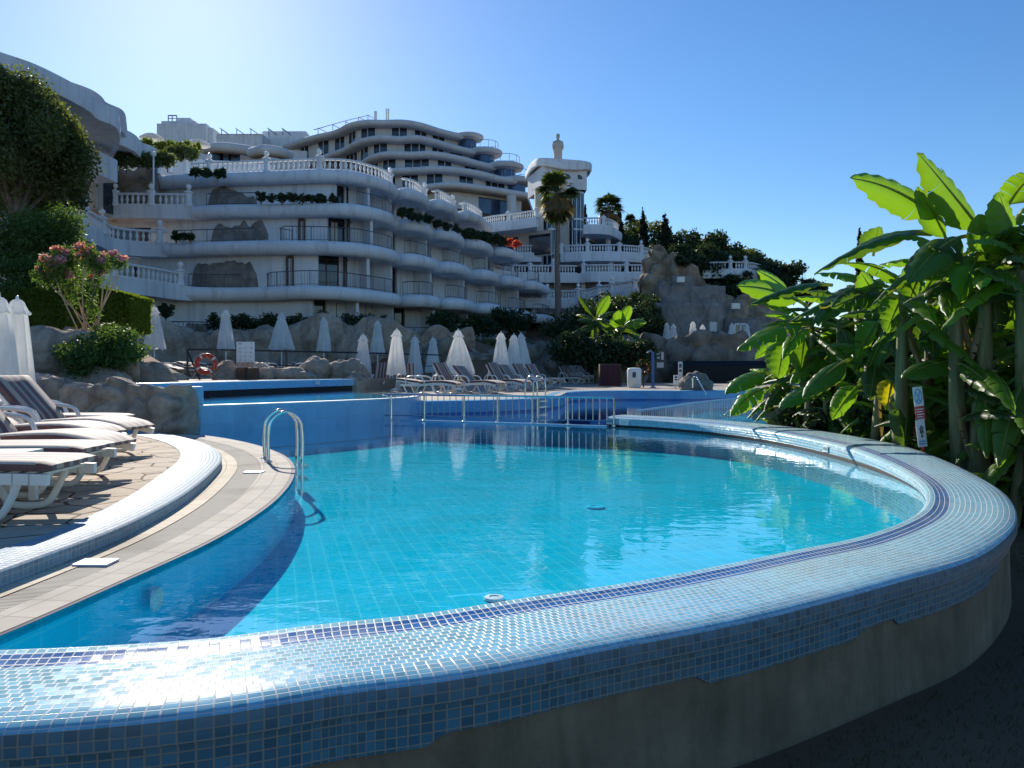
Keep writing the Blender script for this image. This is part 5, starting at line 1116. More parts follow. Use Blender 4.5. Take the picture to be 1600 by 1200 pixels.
# ---------------------------------------------------------------- sun loungers (head at x=0, foot at x=1.95)
HUMP = 1.0
def sz(x): return .345 + HUMP * (.035 * math.sin((x - .75) / 1.2 * 2.2) - .06 * max(0, (x - 1.45) / .5) ** 2)
def pad(path, w=.60, th=.065):
    V = []; F = []; m = len(path)
    for i, p in enumerate(path):
        a = path[max(i-1, 0)]; c = path[min(i+1, m-1)]; t_ = Vector((c[0]-a[0], 0, c[1]-a[1])).normalized(); up = Vector((-t_.z, 0, t_.x)); q = Vector((p[0], 0, p[1]))
        e = .5 if i in (0, m - 1) else 1
        for y, u in ((-.5, .15), (-.485, .0), (-.2, -.03), (.2, -.03), (.485, .0), (.5, .15), (.5, .85), (.47, 1.0), (.25, 1.06), (0, .98), (-.25, 1.06), (-.47, 1.0), (-.5, .85)):
            V.append(q + Vector((0, y * w, 0)) + up * ((u - .5) * e + .5) * th)
    k = 13
    for i in range(m - 1):
        for j in range(k): F.append([i*k+j, (i+1)*k+j, (i+1)*k+(j+1)%k, i*k+(j+1)%k])
    F.append(list(range(k))); F.append([(m-1)*k+j for j in range(k)][::-1]); return V, F
def make_lounger(label, back, loc, rz, group, cushion=True):
    T = thing('sun_lounger', label, 'sun lounger', loc, rz, group); fr = MB(); hx = .74; zb = sz(hx)
    ends = [(hx - .74 * math.cos(back), zb + .74 * math.sin(back)), (hx, zb)]
    for s_ in (-1, 1):
        y = s_ * .31
        P = [(x, sz(x) - .045) for x in [hx + i * .11 for i in range(12)]]
        for a, c in zip(P, P[1:]): fr.bar((a[0], y, a[1]), (c[0] + .01, y, c[1]), .045, .075)
        fr.bar((.12, y, .30), (hx + .02, y, zb - .045), .045, .075)
    for i in range(10):
        x = .80 + i * .118; fr.bar((x, -.31, sz(x) - .02), (x, .31, sz(x) - .02), .06, .018)
    fr.build('frame', M['white_plastic'], T, smooth=False, world=False)
    bk = MB()
    for s_ in (-1, 1): bk.bar((ends[0][0], s_ * .29, ends[0][1]), (ends[1][0], s_ * .29, ends[1][1]), .05, .04)
    for i in range(7):
        f = i / 6; bk.bar((ends[0][0] + (ends[1][0] - ends[0][0]) * f, -.29, ends[0][1] + (ends[1][1] - ends[0][1]) * f), (ends[0][0] + (ends[1][0] - ends[0][0]) * f, .29, ends[0][1] + (ends[1][1] - ends[0][1]) * f), .05, .02)
    if back > .2: 
        for s_ in (-1, 1): bk.bar((.42, s_ * .24, zb + .28 * math.tan(back) * .9), (.30, s_ * .24, .30), .03, .03)
    bk.build('backrest', M['white_plastic'], T, smooth=False, world=False)
    for x0, x1 in ((.25, .70), (1.25, 1.72)):
        for s_ in (-1, 1):
            lg = MB(); y = s_ * .285; lg.tube(spline([(x0 - .05, y, .30), (x0 + .02, y, .16), (x0 + .10, y, .04), ((x0 + x1) / 2, y, .02), (x1 - .10, y, .04), (x1 - .02, y, .16), (x1 + .05, y, .33)], .05), .026, 8); lg.build('leg', M['white_plastic'], T, world=False)
    for s_ in (-1, 1):
        am = MB(); y = s_ * .345; P = spline([(.30, y, .34), (.33, y, .52), (.42, y, .575), (.70, y, .575), (.86, y, .53), (.95, y, .36)], .05); am.tube(P, .024, 8); am.build('armrest', M['white_plastic'], T, world=False)
    if cushion:
        n = 14; P = [(hx + .02 + i * (1.22 / n), sz(hx + .02 + i * 1.22 / n) + .004) for i in range(n + 1)]; V, F = pad(P); o = mesh_obj('seat_cushion', V, F, M['stripes'], T, world=False); o.data.set_sharp_from_angle(angle=R(45))
        ux, uz = -math.sin(-back), math.cos(back); P = [(ends[0][0] * (1 - f) + hx * f + .02 * math.sin(back), ends[0][1] * (1 - f) + (zb + .004) * f + .02) for f in [i / 8 for i in range(9)]]; P = [(P[0][0] + (P[0][0]-P[1][0]) * .5, P[0][1] + (P[0][1]-P[1][1]) * .5)] + P
        V, F = pad(P); o = mesh_obj('back_cushion', V, F, M['stripes'], T, world=False); o.data.set_sharp_from_angle(angle=R(45))
        for s_ in (-1, 1): pp = MB(); pp.tube([(p[0] + .0, s_ * .30, p[1] + .06) for p in [(hx + .03 + i * .1, sz(hx + .03 + i * .1)) for i in range(12)]], .008, 4); pp.build('piping', M['curtain'], o, world=False)
    return T
def foot_at(x, y, d, z, rz):                        # root position so that the foot end appears at the given photo pixel
    f = at(x, y, d); return (f.x - 1.95 * math.cos(rz), f.y - 1.95 * math.sin(rz), z)
FG = 'striped loungers on the left sun deck'; DZ = .115
for (x, d, rz, back, lab) in [(112, 5.45, 2, .10, 'nearest striped sun lounger, lying flat with its arched white leg in full view'), (152, 6.5, 3, .12, 'second nearest striped sun lounger, flat behind the small white table'), (180, 7.3, -3, .85, 'third sun lounger on the front deck with raised back and drooping foot'), (172, 8.5, 0, .45, 'front deck lounger with slightly raised back behind the drooping one'), (214, 9.3, -8, .80, 'lounger on the front deck with steep backrest in front of the boulders'), (190, 10.6, -4, .35, 'rearmost flat lounger on the front deck beside the boulder wall')]:
    HUMP = 1.2 if back > .4 else .15; f = at(x, 690, d); rz = R(rz); make_lounger(lab, back, (f.x - 1.95 * math.cos(rz), f.y - 1.95 * math.sin(rz), DZ), rz, FG)
tb = thing('side_table', 'small white plastic side table between the two nearest loungers', 'table', (-4.05, 5.95, DZ)); bb = MB(); bb.box((-.38, -.2, .37), (.30, .2, .40)); bb.box((-.36, -.18, .34), (.28, .18, .37)); bb.build('table_top', M['white_plastic'], tb, smooth=False, world=False)
for x in (-.32, .25):
    for y in (-.15, .15): bb = MB(); bb.box((x - .025, y - .025, 0), (x + .025, y + .025, .35)); bb.build('leg', M['white_plastic'], tb, smooth=False, world=False)
HUMP = 1.0
MG = 'striped loungers on the middle deck'
mid = [(586, 29.0, -92, 1.05, 'striped chair backrest facing the raised pool beside the blue rim end'), (637, 28.0, -80, .95, 'striped lounger turned to the water under the small parasols'), (742, 25.6, -38, .95, 'striped lounger with steep back left of the widest parasol'), (782, 25.0, -34, .75, 'striped lounger with visible white armrest right of the widest parasol'), (822, 27.4, -38, 1.0, 'striped lounger at the foot of the tight group of three parasols'), (840, 28.8, -38, .85, 'second striped lounger under the tight group of three parasols'), (858, 30.0, -40, .95, 'third striped lounger right of the group of three parasols'), (876, 31.6, -40, .95, 'last lounger of the middle row beside the second pool ladder'), (690, 31.5, -20, .25, 'flat striped lounger behind the widest parasol pole'), (716, 24.2, -16, .12, 'low white lounger without raised back at the edge of the far pool')]
m1 = None
for (x, d, rz, back, lab) in mid:
    f = at(x, 610, d); rz = R(rz); make_lounger(lab, back, (f.x - 1.95 * math.cos(rz), f.y - 1.95 * math.sin(rz), .35), rz, MG)
far0 = make_lounger('far striped lounger, first of the short row by the dark thicket', .95, (*(at(872, 600, 44).xy), .35), R(-42), 'striped loungers in the far row')
for x, d, lab in ((880, 45, 'far striped lounger, second of the short row by the dark thicket'), (888, 46, 'far striped lounger, third of the short row by the dark thicket'), (897, 47, 'far striped lounger at the right end of the short row')):
    dup(far0, (*(at(x, 600, d).xy), .35), R(-42), lab)
bk0 = make_lounger('dark lounger behind the glossy bush at the left end of the back deck', .3, (*(at(205, 585, 28).xy), BZ), R(-8), 'loungers on the back deck')
for x, d, lab in ((244, 28.5, 'dark lounger under the first parasol of the back row'), (282, 29, 'dark lounger left of the lifebuoy'), (395, 30.5, 'dark lounger partly hidden by the notice board'), (455, 31, 'dark lounger under the wide parasol of the back row'), (500, 32, 'dark lounger near the right end of the black railing')):
    dup(bk0, (*(at(x, 585, d).xy), BZ), R(-8), lab)
# ---------------------------------------------------------------- railings, ladders
def steel_rail(label, P, top, h0, posts, bar_step, name='railing', mat='steel', r=.019, lower=.12):
    T = thing(name, label, 'railing', tuple(P[len(P) // 2])); bb = MB(); tp = [p + Vector((0, 0, top)) for p in P]; bb.tube(tp, r * 1.15, 8); bb.build('handrail', M[mat], T)
    bb = MB(); bb.tube([p + Vector((0, 0, lower)) for p in P], r * .8, 6); bb.build('lower_rail', M[mat], T)
    for p in posts: bb = MB(); bb.tube([p + Vector((0, 0, h0)), p + Vector((0, 0, top))], r, 8); bb.lathe([(.05, h0), (.05, h0 + .015), (.025, h0 + .03)], tuple(p), 10); bb.build('post', M[mat], T)
    bb = MB()
    Q = resample(P, bar_step)
    for p in Q[1:-1][:99]: b1 = MB(); b1.tube([p + Vector((0, 0, lower)), p + Vector((0, 0, top - .01))], r * .5, 6, cap=False); b1.build('bar', M[mat], T)
    return T
W2 = [Vector((-2.95, 17.35, 0)), Vector((-2.3, 17.2, 0))] + [p - n * .03 for p, n in zip(weir[::-1], normals(weir[::-1]))][2:]
P = resample([Vector((p.x, p.y, 0)) for p in [Vector((-2.9, 17.2, 0))] + [q for q in spline([Vector((-2.3, 17.15, 0)), Vector((-.6, 16.42, 0)), Vector((.8, 15.82, 0)), Vector((2.02, 15.2, 0))], .2)]], .2)
posts = [min(P, key=lambda p: abs(pxx(p) - x)) for x in (608, 665, 720, 776, 831, 886, 957)]
rl = steel_rail('shiny stainless steel railing across the far end of the main pool', P, .585, .02, posts, .15)
def ladder(label, ox, oy, oz, rz, s=1.0):
    T = thing('pool_ladder', label, 'pool ladder', (ox, oy, oz), rz)
    for y in (-.21, .21):
        P = spline([(-.20, y, -.02), (-.20, y, .35), (-.17, y, .50), (-.06, y, .60), (.06, y, .60), (.17, y, .50), (.20, y, .35), (.20, y, 0), (.20, y, -.40)], .04)
        bb = MB(); bb.tube([Vector(p) * s for p in P], .021, 10); bb.lathe([(.05, 0), (.05, .012), (.03, .025)], (-.2 * s, y * s, 0), 12); bb.build('grab_rail', M['steel'], T, world=False)
    for z in (-.10, -.26): bb = MB(); bb.box((.16 * s, -.2 * s, z), (.28 * s, .2 * s, z + .03)); bb.build('step', M['steel'], T, smooth=False, world=False)
    return T
ladder('polished steel pool ladder with two arched grab rails on the left pool edge', -2.86, 9.6, .02, R(24)); ladder('small steel ladder on the mosaic edge of the far pool in front of the loungers', .65, 21.45, .35, R(-35), 1.0)
P = spline([Vector((2.55, 15.7, 0)), Vector((3.4, 17.2, 0)), Vector((4.6, 19.4, 0)), Vector((5.9, 21.4, 0)), Vector((7.4, 23.3, 0)), Vector((9.0, 24.6, 0))], .2)
steel_rail('curved grey metal fence at the edge of the bright pool on the right', P, .30, -.34, resample(P, 1.8), .13, 'pool_fence', 'grey_metal', .022, -.2)
# black railing on the raised rim
P = [at(293, 590, 26), at(330, 590, 26.3), at(450, 590, 28.5), at(560, 590, 31), at(690, 590, 36)]; P = [Vector((p.x, p.y, .82)) for p in P]; P = resample(P, .3)
br = thing('railing', 'black metal railing behind the raised pool with the lifebuoy and notice board', 'railing', tuple(P[0])); bb = MB(); bb.tube([p + Vector((0, 0, 1.0)) for p in P], .035, 6); bb.build('handrail', M['black_metal'], br); bb = MB(); bb.tube([p + Vector((0, 0, .48)) for p in P], .022, 6); bb.build('mid_rail', M['black_metal'], br)
for p in resample(P, 1.75): bb = MB(); bb.tube([p, p + Vector((0, 0, 1.0))], .035, 6); bb.build('post', M['black_metal'], br)
bb = MB(); bb.tube([P[0] + Vector((0, 0, .95)), P[0] + Vector((.55, -.25, -.1))], .03, 6); bb.build('brace', M['black_metal'], br)
# lifebuoy
c = at(322, 568.5, 25.7); lb_ = thing('lifebuoy', 'red and white lifebuoy ring hanging on the black railing', 'lifebuoy', tuple(c)); lb_.rotation_euler = (R(84), 0, R(8))
V = []; F = []; nu, nv = 40, 12
for i in range(nu):
    a = 2 * math.pi * i / nu
    for j in range(nv): b_ = 2 * math.pi * j / nv; q = .285 + .075 * math.cos(b_); V.append((q * math.cos(a), q * math.sin(a), .06 * math.sin(b_)))
for i in range(nu):
    for j in range(nv): F.append([i*nv+j, ((i+1)%nu)*nv+j, ((i+1)%nu)*nv+(j+1)%nv, i*nv+(j+1)%nv])
mesh_obj('ring', V, F, M['red_plastic'], lb_, world=False)
for a0 in (.6, 2.17, 3.74, 5.31):
    V = []; F = []; m = 5
    for i in range(m):
        a = a0 + (i - 2) * .055
        for j in range(nv): b_ = 2 * math.pi * j / nv; q = .285 + .079 * math.cos(b_); V.append((q * math.cos(a), q * math.sin(a), .064 * math.sin(b_)))
    for i in range(m - 1):
        for j in range(nv): F.append([i*nv+j, (i+1)*nv+j, (i+1)*nv+(j+1)%nv, i*nv+(j+1)%nv])
    mesh_obj('white_band', V, F, M['white_paint'], lb_, world=False)
bb = MB(); bb.tube([(.37 * math.cos(a * .2), .37 * math.sin(a * .2) + .012 * math.sin(a * 2.1), .03) for a in range(32)], .011, 5); bb.tube([(-.05, .36, .09), (.12, .12, .10), (.30, -.02, .10), (.27, -.22, .09)], .012, 5); bb.build('rope', M['ochre'], lb_, world=False)
# notice board with pictograms
c = at(383.5, 575, 25.6); nb = thing('notice_board', 'white pool rules board with rows of small pictograms and a photo strip', 'sign', (c.x, c.y, .8)); w_, z0, z1 = .30, at(383, 574, 25.6).z, at(383, 534, 25.6).z
bb = MB(); bb.box((c.x - w_, c.y, z0), (c.x + w_, c.y + .02, z1)); bb.build('panel', M['white_paint'], nb, smooth=False)
def flatbox(name, mat, cx, cz, wx, wz, par, y): bb = MB(); bb.box((cx - wx, y - .004, cz - wz), (cx + wx, y, cz + wz)); return bb.build(name, M[mat], par, smooth=False)
rg = random.Random(2)
pic = MB()
for r_ in range(5):
    for k in range(3):
        cx, cz = c.x - .18 + .18 * k, z1 - .07 - r_ * .135
        if r_ == 0 and k == 0: pic.box((cx - .07, c.y - .004, cz - .025), (cx + .07, c.y, cz + .025))
        elif r_ == 0 and k == 1: continue
        else:
            for _ in range(3): dx, dz = rg.uniform(-.03, .03), rg.uniform(-.02, .02); s1, s2 = rg.uniform(.008, .028), rg.uniform(.006, .02); pic.box((cx + dx - s1, c.y - .004 - .001 * _, cz + dz - s2), (cx + dx + s1, c.y, cz + dz + s2))
            pic.box((cx - .05, c.y - .0035, cz - .05), (cx + .05, c.y, cz - .046))
pic.build('pictogram', M['grey_metal'], nb, smooth=False); flatbox('photo_strip', 'skin_print', c.x, z0 + .09, .29, .085, nb, c.y)
bb = MB(); bb.box((c.x - .02, c.y + .02, .8), (c.x + .02, c.y + .05, z1 - .2)); bb.build('post', M['black_metal'], nb, smooth=False); bb = MB(); bb.box((c.x - .33, c.y + .05, z0 - .45), (c.x + .33, c.y + .4, z0 - .02)); bb.build('box', M['brown_wood'], nb, smooth=False)
# warning sign by the right rim
sx, sy = (1455 - CX) / FPX * 9.3, 9.3; zt, zb = at(1455, 604, 9.3).z, at(1455, 697, 9.3).z; sg = thing('warning_sign', 'narrow white and red swimming warning sign on a post beside the right rim', 'sign', (sx, sy, -.5)); sg.rotation_euler = (0, R(-7), 0)
bb = MB(); bb.tube([(.0, .03, 0), (0, .03, zt + .45)], .02, 8); bb.build('post', M['red_print'], sg, world=False); zo = .5
def sp(name, mat, x0, x1, y0, y1, yy=0): bb = MB(); z = lambda y: EZ - (y - HY) / FPX * 9.3 + zo; bb.box((x0, yy - .006, z(y1)), (x1, yy + .0, z(y0))); return bb.build(name, M[mat], sg, smooth=False, world=False)
up_ = sp('upper_panel', 'white_paint', -.055, .06, 603, 633.5); mdl = sp('red_panel', 'red_print', -.055, .06, 634, 657); lw = sp('lower_panel', 'white_paint', -.075, .035, 655, 697, -.012)
Zs = lambda y: EZ - (y - HY) / FPX * 9.3 + zo
bb = MB(); cc_ = [(.042 * math.cos(a * math.pi / 10), -.008, Zs(618) + .085 * math.sin(a * math.pi / 10)) for a in range(21)]; bb.tube(cc_, .006, 4); bb.tube([(-.02, -.008, Zs(628)), (.03, -.008, Zs(608))], .007, 4); bb.tube([(-.03, -.008, Zs(609)), (.022, -.008, Zs(628))], .007, 4); bb.build('logo', M['blue_print'], up_, world=False)
for i, y in enumerate((638, 642, 646, 650, 654)): bb = MB(); bb.box((-.042, -.0085, Zs(y + .9)), (.045 - .012 * (i % 2), -.006, Zs(y - .6))); bb.build('text_line', M['white_paint'], mdl, smooth=False, world=False)
bb = MB(); y = -.022
for a, b_ in (((-.035, 676), (-.02, 664)), ((0, 676), (-.008, 664)), ((-.02, 682), (-.018, 674)), ((-.018, 674), (-.04, 668)), ((-.018, 674), (.008, 667))): bb.tube([(a[0], y, Zs(a[1])), (b_[0], y, Zs(b_[1]))], .006, 4)
bb.ball((-.018, y, Zs(680)), .013, 8, 6); bb.build('diver_figure', M['ink'], lw, world=False)
bb = MB()
for y0 in (688, 692): bb.tube([(-.062 + .009 * i, y, Zs(y0) + .008 * math.sin(i * 1.4)) for i in range(10)], .006, 4)
bb.build('wave_mark', M['blue_print'], lw, world=False)
# things at the far pool edge
c = at(1020, 606, 33); sh = thing('pool_shower', 'slim grey shower post with a bent head on the far pool edge', 'shower', (c.x, c.y, .35)); bb = MB(); zt = at(1020, 550, 33).z; bb.tube([(0, 0, 0), (0, 0, zt - .35)], .06, 8); bb.lathe([(.14, 0), (.14, .04), (.07, .06)], n=12); bb.build('post', M['blue_paint'], sh, world=False); bb = MB(); bb.tube([(0, 0, zt - .38), (-.1, 0, zt - .30), (-.2, -.03, zt - .34)], .03, 6); bb.lathe([(.09, -.42 + zt), (.03, -.38 + zt)], (-.2, -.03, .04), 10); bb.build('shower_head', M['grey_metal'], sh, world=False)
c = at(991, 604, 33); bn = thing('litter_bin', 'round white litter bin in front of the dark thicket', 'bin', (c.x, c.y, .35)); bb = MB(); bb.lathe([(.26, 0), (.30, .1), (.31, .78), (.27, .84), (.2, .86), (0, .87)], n=18); bb.build('body', M['white_plastic'], bn, world=False); bb = MB(); bb.box((-.12, -.33, .45), (.02, -.29, .68)); bb.build('opening', M['ink'], bn, smooth=False, world=False)
c = at(954, 602, 36); bx = thing('towel_cabinet', 'brown wooden cabinet among the dark plants left of the bin', 'cabinet', (c.x, c.y, .35)); bb = MB(); bb.box((-.5, 0, 0), (.5, .5, 1.05)); bb.build('body', M['brown_wood'], bx, smooth=False, world=False); bb = MB(); bb.box((-.47, -.03, .06), (-.02, 0, 1.0)); bb.box((.02, -.03, .06), (.47, 0, 1.0)); bb.build('door', M['maroon'], bx, smooth=False, world=False)
c = at(1006, 574, 34); wr = thing('flower_ring', 'round wreath of red flowers standing beside the shower post', 'wreath', tuple(c)); rb = [((c.x + .28 * math.cos(a * .63), c.y, c.z + .28 * math.sin(a * .63)), (.10, .1, .10)) for a in range(10)]; leaf_obj('foliage', leaf_arrays(rb, 700, .09, 81), M['leaf_dark'], wr); leaf_obj('flower', leaf_arrays(rb, 90, .07, 82, .8), M['flower_red'], wr); bb = MB(); bb.tube([c + Vector((0, .05, -.9)), c + Vector((0, .05, -.2))], .03, 5); bb.build('stand', M['black_metal'], wr)
for x, y0, y1, lab, mt in ((1056, 586, 607, 'small white depth sign board on the far pool edge', 'white_paint'), (1063, 565, 607, 'tall grey post sign beside the small white board', 'grey_metal')):
    a = at(x, y0, 31); o = thing('post_sign', lab, 'sign', (a.x, a.y, .35)); bb = MB(); bb.tube([(0, .03, 0), (0, .03, a.z - .35)], .03, 6); bb.build('post', M['grey_metal'], o, world=False); bb = MB(); hz = a.z - .35; bb.box((-.09, -.02, hz * .35), (.09, .01, hz)); pn = bb.build('panel', M[mt], o, smooth=False, world=False); bb = MB(); bb.box((-.05, -.025, hz * .62), (.05, -.02, hz * .72)); bb.box((-.05, -.025, hz * .78), (.05, -.02, hz * .92)); bb.build('marking', M['ink'], pn, smooth=False, world=False)
a = at(1030, 565, 44.3); o = thing('wall_sign', 'small dark notice with pale figures on the grotto rock wall', 'sign', tuple(a)); bb = MB(); bb.box((-.33, -.3, -.45), (.33, -.25, .75)); pn = bb.build('panel', M['black_metal'], o, smooth=False, world=False); bb = MB(); bb.box((-.2, -.32, .15), (-.04, -.30, .6)); bb.box((.05, -.32, .1), (.2, -.30, .55)); bb.box((-.2, -.32, -.35), (.2, -.30, -.05)); bb.build('marking', M['curtain'], pn, smooth=False, world=False)
hr = thing('handrail', 'bent steel handrail over the squat boulder at the far pool', 'handrail', tuple(at(1092, 606, 29.0))); bb = MB(); bb.tube([at(1082, 606, 29.0), at(1082, 590, 29.0), at(1088, 588, 28.6), at(1103, 616, 27.0)], .03, 6); bb.build('rail', M['steel'], hr)
# grotto terrace: fence, door, panel, air conditioners
gt = thing('grotto_terrace', 'terrace floor above the grotto rocks carrying the far parasols', 'terrace', (15, 52, 0)); bb = MB(); bb.prism([(8.5, 50), (12, 48.5), (26, 47.5), (26, 62), (9, 62)], .3, 2.05); bb.build('floor', M['concrete'], gt, smooth=False)
P = resample([Vector((9.0, 50.0, 2.05)), Vector((12, 49.3, 2.05)), Vector((20, 48.6, 2.05))], .3); steel_rail('low white fence along the grotto terrace below the far parasols', P, .95, 0, resample(P, 1.6), .35, 'terrace_fence', 'white_paint', .03)
for (x0, x1, y0, y1, d, lab, cat, mt, nm) in ((1109, 1120, 503, 520, 56.3, 'white panel on the stone wall behind the far parasols', 'panel', 'curtain', 'wall_panel'),):
    a = at(x0, y1, d); b_ = at(x1, y0, d); o = thing(nm, lab, cat, tuple(a)); bb = MB(); bb.box((a.x, d, a.z), (b_.x, d + .05, b_.z)); bb.build('board', M[mt], o, smooth=False)
a = at(1148, 528, 55.8); b_ = at(1165, 506, 55.8); o = thing('glazed_door', 'white framed glazed door in the cliff behind the far parasols', 'door', tuple(a)); bb = MB(); bb.box((a.x, 55.8, a.z), (b_.x, 55.9, b_.z)); g_ = bb.build('glass', M['glass_dark'], o, smooth=False); bb = MB()
for x in (a.x, (a.x + b_.x) / 2, b_.x): bb.box((x - .04, 55.72, a.z), (x + .04, 55.8, b_.z))
bb.box((a.x, 55.72, b_.z - .06), (b_.x, 55.8, b_.z + .03)); bb.build('frame', M['white_paint'], o, smooth=False)
for (x, y, d, lab) in ((1064, 436.5, 59, 'white air conditioner unit on top of the waterfall ledge'), (1150, 478, 56.5, 'pale air conditioner unit on the shaded cliff wall')):
    c = at(x, y, d); o = thing('air_conditioner', lab, 'air conditioner', tuple(c)); bb = MB(); bb.box((-.30, 0, -.21), (.30, .28, .21)); bd = bb.build('body', M['white_plastic'], o, smooth=False, world=False); bb = MB(); bb.lathe([(.16, 0), (.16, .02), (.05, .03), (0, .03)], n=16); f_ = bb.build('fan_grille', M['grey_metal'], bd, world=False); f_.rotation_euler = (R(90), 0, 0); f_.location = (-.09, -.005, 0)
# lamps and poles
p0 = at(240, 300, 50); lp = thing('lamp_post', 'thin white lamp post rising behind the upper left balustrade', 'lamp post', (p0.x, p0.y, p0.z)); bb = MB(); zt = at(240, 245, 50).z - p0.z; bb.tube([(0, 0, -.8), (0, 0, zt)], .055, 8); bb.build('post', M['white_paint'], lp, world=False); bb = MB(); bb.ball((0, 0, zt + .18), .18, 10, 8); bb.build('lamp_globe', M['globe'], lp, world=False)
for x, y, d, lab in ((266, 243, 58, 'white globe lamp on a short pillar left of the roof balustrade'), (292, 246, 60, 'smaller white globe lamp behind the roof edge planting')):
    p = at(x, y, d); o = thing('globe_lamp', lab, 'lamp', (p.x, p.y, p.z - 1.3)); bb = MB(); bb.lathe([(.22, 0), (.2, 1.0), (.28, 1.05), (.1, 1.12)], n=8); bb.build('pillar', M['plaster_white'], o, world=False); bb = MB(); bb.ball((0, 0, 1.3), .19, 10, 8); bb.build('lamp_globe', M['globe'], o, world=False)
o = thing('fence', 'low dark metal fence in front of the hotel ground floor hedge', 'fence', tuple(at(280, 518, 44))); P = resample([at(212, 520, 43), at(330, 520, 44)], .25); P = [Vector((p.x, p.y, 3.1)) for p in P]; bb = MB(); bb.tube([p + Vector((0, 0, .75)) for p in P], .03, 5)
for p in P: bb.tube([p, p + Vector((0, 0, .75))], .014, 4)
bb.build('bars', M['black_metal'], o)
# ---------------------------------------------------------------- banana plants
def banana_leaf(parent, base, tip, width, sag=.12, roll=0.0, seed=0, mat='banana_leaf', fold=.35, pet=.16, tear=.25, facing=None):
    rg = random.Random(seed); base = Vector(base); tip = Vector(tip); L_ = (tip - base).length
    ctrl = base.lerp(tip, .5) + Vector((0, 0, sag * L_)); n = 22
    Pt = lambda t: base * (1 - t) ** 2 + ctrl * 2 * t * (1 - t) + tip * t * t
    V = []; F = []; UV = []
    mid = [Pt(i / n) for i in range(n + 1)]
    fr = []
    for i in range(n + 1):
        t_ = (mid[min(i + 1, n)] - mid[max(i - 1, 0)]).normalized()
        ref = Vector(facing).normalized() if facing is not None else Vector((0, 0, 1))
        s = t_.cross(ref)
        if s.length < .15: s = t_.cross(Vector((.6, -.8, .1)))
        s.normalize(); up = s.cross(t_).normalized()
        s2 = s * math.cos(roll) + up * math.sin(roll); u2 = s2.cross(t_).normalized(); fr.append((t_, s2, u2))
    i0_ = max(1, int(n * pet))
    def wid(i):
        f = (i - i0_) / (n - i0_); return width * .5 * (max(0.0, min(1, f * 5)) ** .6) * (1 - max(0, (f - .38) / .62) ** 1.9) ** .8 if 0 < f < 1 else (width * .03)
    for side in (-1, 1):
        cuts = [i0_]; i = i0_
        while i < n:
            i += rg.choice((2, 3, 4, 5)) if rg.random() < tear * 2 else rg.choice((4, 6, 8)); cuts.append(min(i, n))
        drp = 0
        for a, c in zip(cuts, cuts[1:]):
            drp = rg.uniform(-.10, .28) * (1 if tear > .1 else .3); gap = rg.uniform(.0, .35) if tear > .1 else 0; bs = len(V); k = 6
            for i in range(a, c + 1):
                t_, s, u = fr[i]; w_ = wid(i)
                for j in range(k + 1):
                    g = j / k; ang = fold - g * (fold * 1.4 + .35 + drp)
                    wave = .035 * width * math.sin(i * 1.9 + seed + side) * g
                    q = mid[i] + s * side * w_ * g * math.cos(ang * g + .0) + u * (w_ * g * math.sin(ang) + wave)
                    sh = t_ * (w_ * .25 * g)
                    e = 0
                    if i == a and a != i0_: e = gap * g * L_ / n
                    if i == c and c != n: e = -gap * g * L_ / n
                    V.append(q + sh + t_ * e)
            m = c - a + 1
            for i in range(m - 1):
                for j in range(k):
                    f_ = [bs + i*(k+1)+j, bs + i*(k+1)+j+1, bs + (i+1)*(k+1)+j+1, bs + (i+1)*(k+1)+j]
                    uv = [((a + i) / n, .5 + side * .5 * j / k), ((a + i) / n, .5 + side * .5 * (j + 1) / k), ((a + i + 1) / n, .5 + side * .5 * (j + 1) / k), ((a + i + 1) / n, .5 + side * .5 * j / k)]
                    if side > 0: f_ = f_[::-1]; uv = uv[::-1]
                    F.append(f_); UV.append(uv)
    mb = MB(); r0 = .016 + .012 * L_ / 1.5; mb.tube([m_ - fr[i][2] * .006 for i, m_ in enumerate(mid)], [r0 * (1 - .85 * i / n) for i in range(n + 1)], 6); b = len(V); V += mb.v
    for f_ in mb.f: F.append([b + q for q in f_]); UV.append([(0, .5)] * len(f_))
    return mesh_obj('leaf', V, F, M[mat], parent, uvs=UV)
t = NT('banana_stem'); v = t.pos(); n_ = t.noise(t.map(v, (14, 14, 1.2)), 1, 5, .6); t.base(t.ramp(n_, [(.3, (.07, .05, .025)), (.5, (.13, .14, .05)), (.7, (.24, .20, .11))])).p(Roughness=.7); t.bump(n_, .5, .02); M['banana_stem'] = t.m
BG = 'banana plants behind the right rim'; PL = []
def stem(label, x, d, ycrown, r=.10, zb=-.6, name='banana_plant', group=BG):
    top = at(x, ycrown, d); T = thing(name, label, 'banana plant', (top.x, d, zb), 0, group); bb = MB(); H = top.z - zb; rg = random.Random(int(x)); lx = rg.uniform(-.15, .15)
    bb.tube([(top.x + lx * (1 - i / 8) ** 2, d, zb + H * i / 8) for i in range(9)], [r * (1.25 - .75 * i / 8) for i in range(9)], 10); bb.build('trunk', M['banana_stem'], T); PL.append((T, top)); return T, top
def clash(q):                                       # over the rim and low, or in front of the warning sign
    k = min(range(0, RN, 4), key=lambda i: (Rin[i].x - q.x) ** 2 + (Rin[i].y - q.y) ** 2); n_k = normals(Rin[max(0, k - 1):k + 2])[1 if k else 0]
    if q.y < 20 and (Vector((q.x, q.y, 0)) - Rin[k]).dot(n_k) < RW + .05 and q.z < 1.3 and q.y < 15.5: return True
    x = pxx(q); y = HY + FPX * (EZ - q.z) / q.y
    return 1405 < x < 1500 and 570 < y < 720 and q.y < 9.6
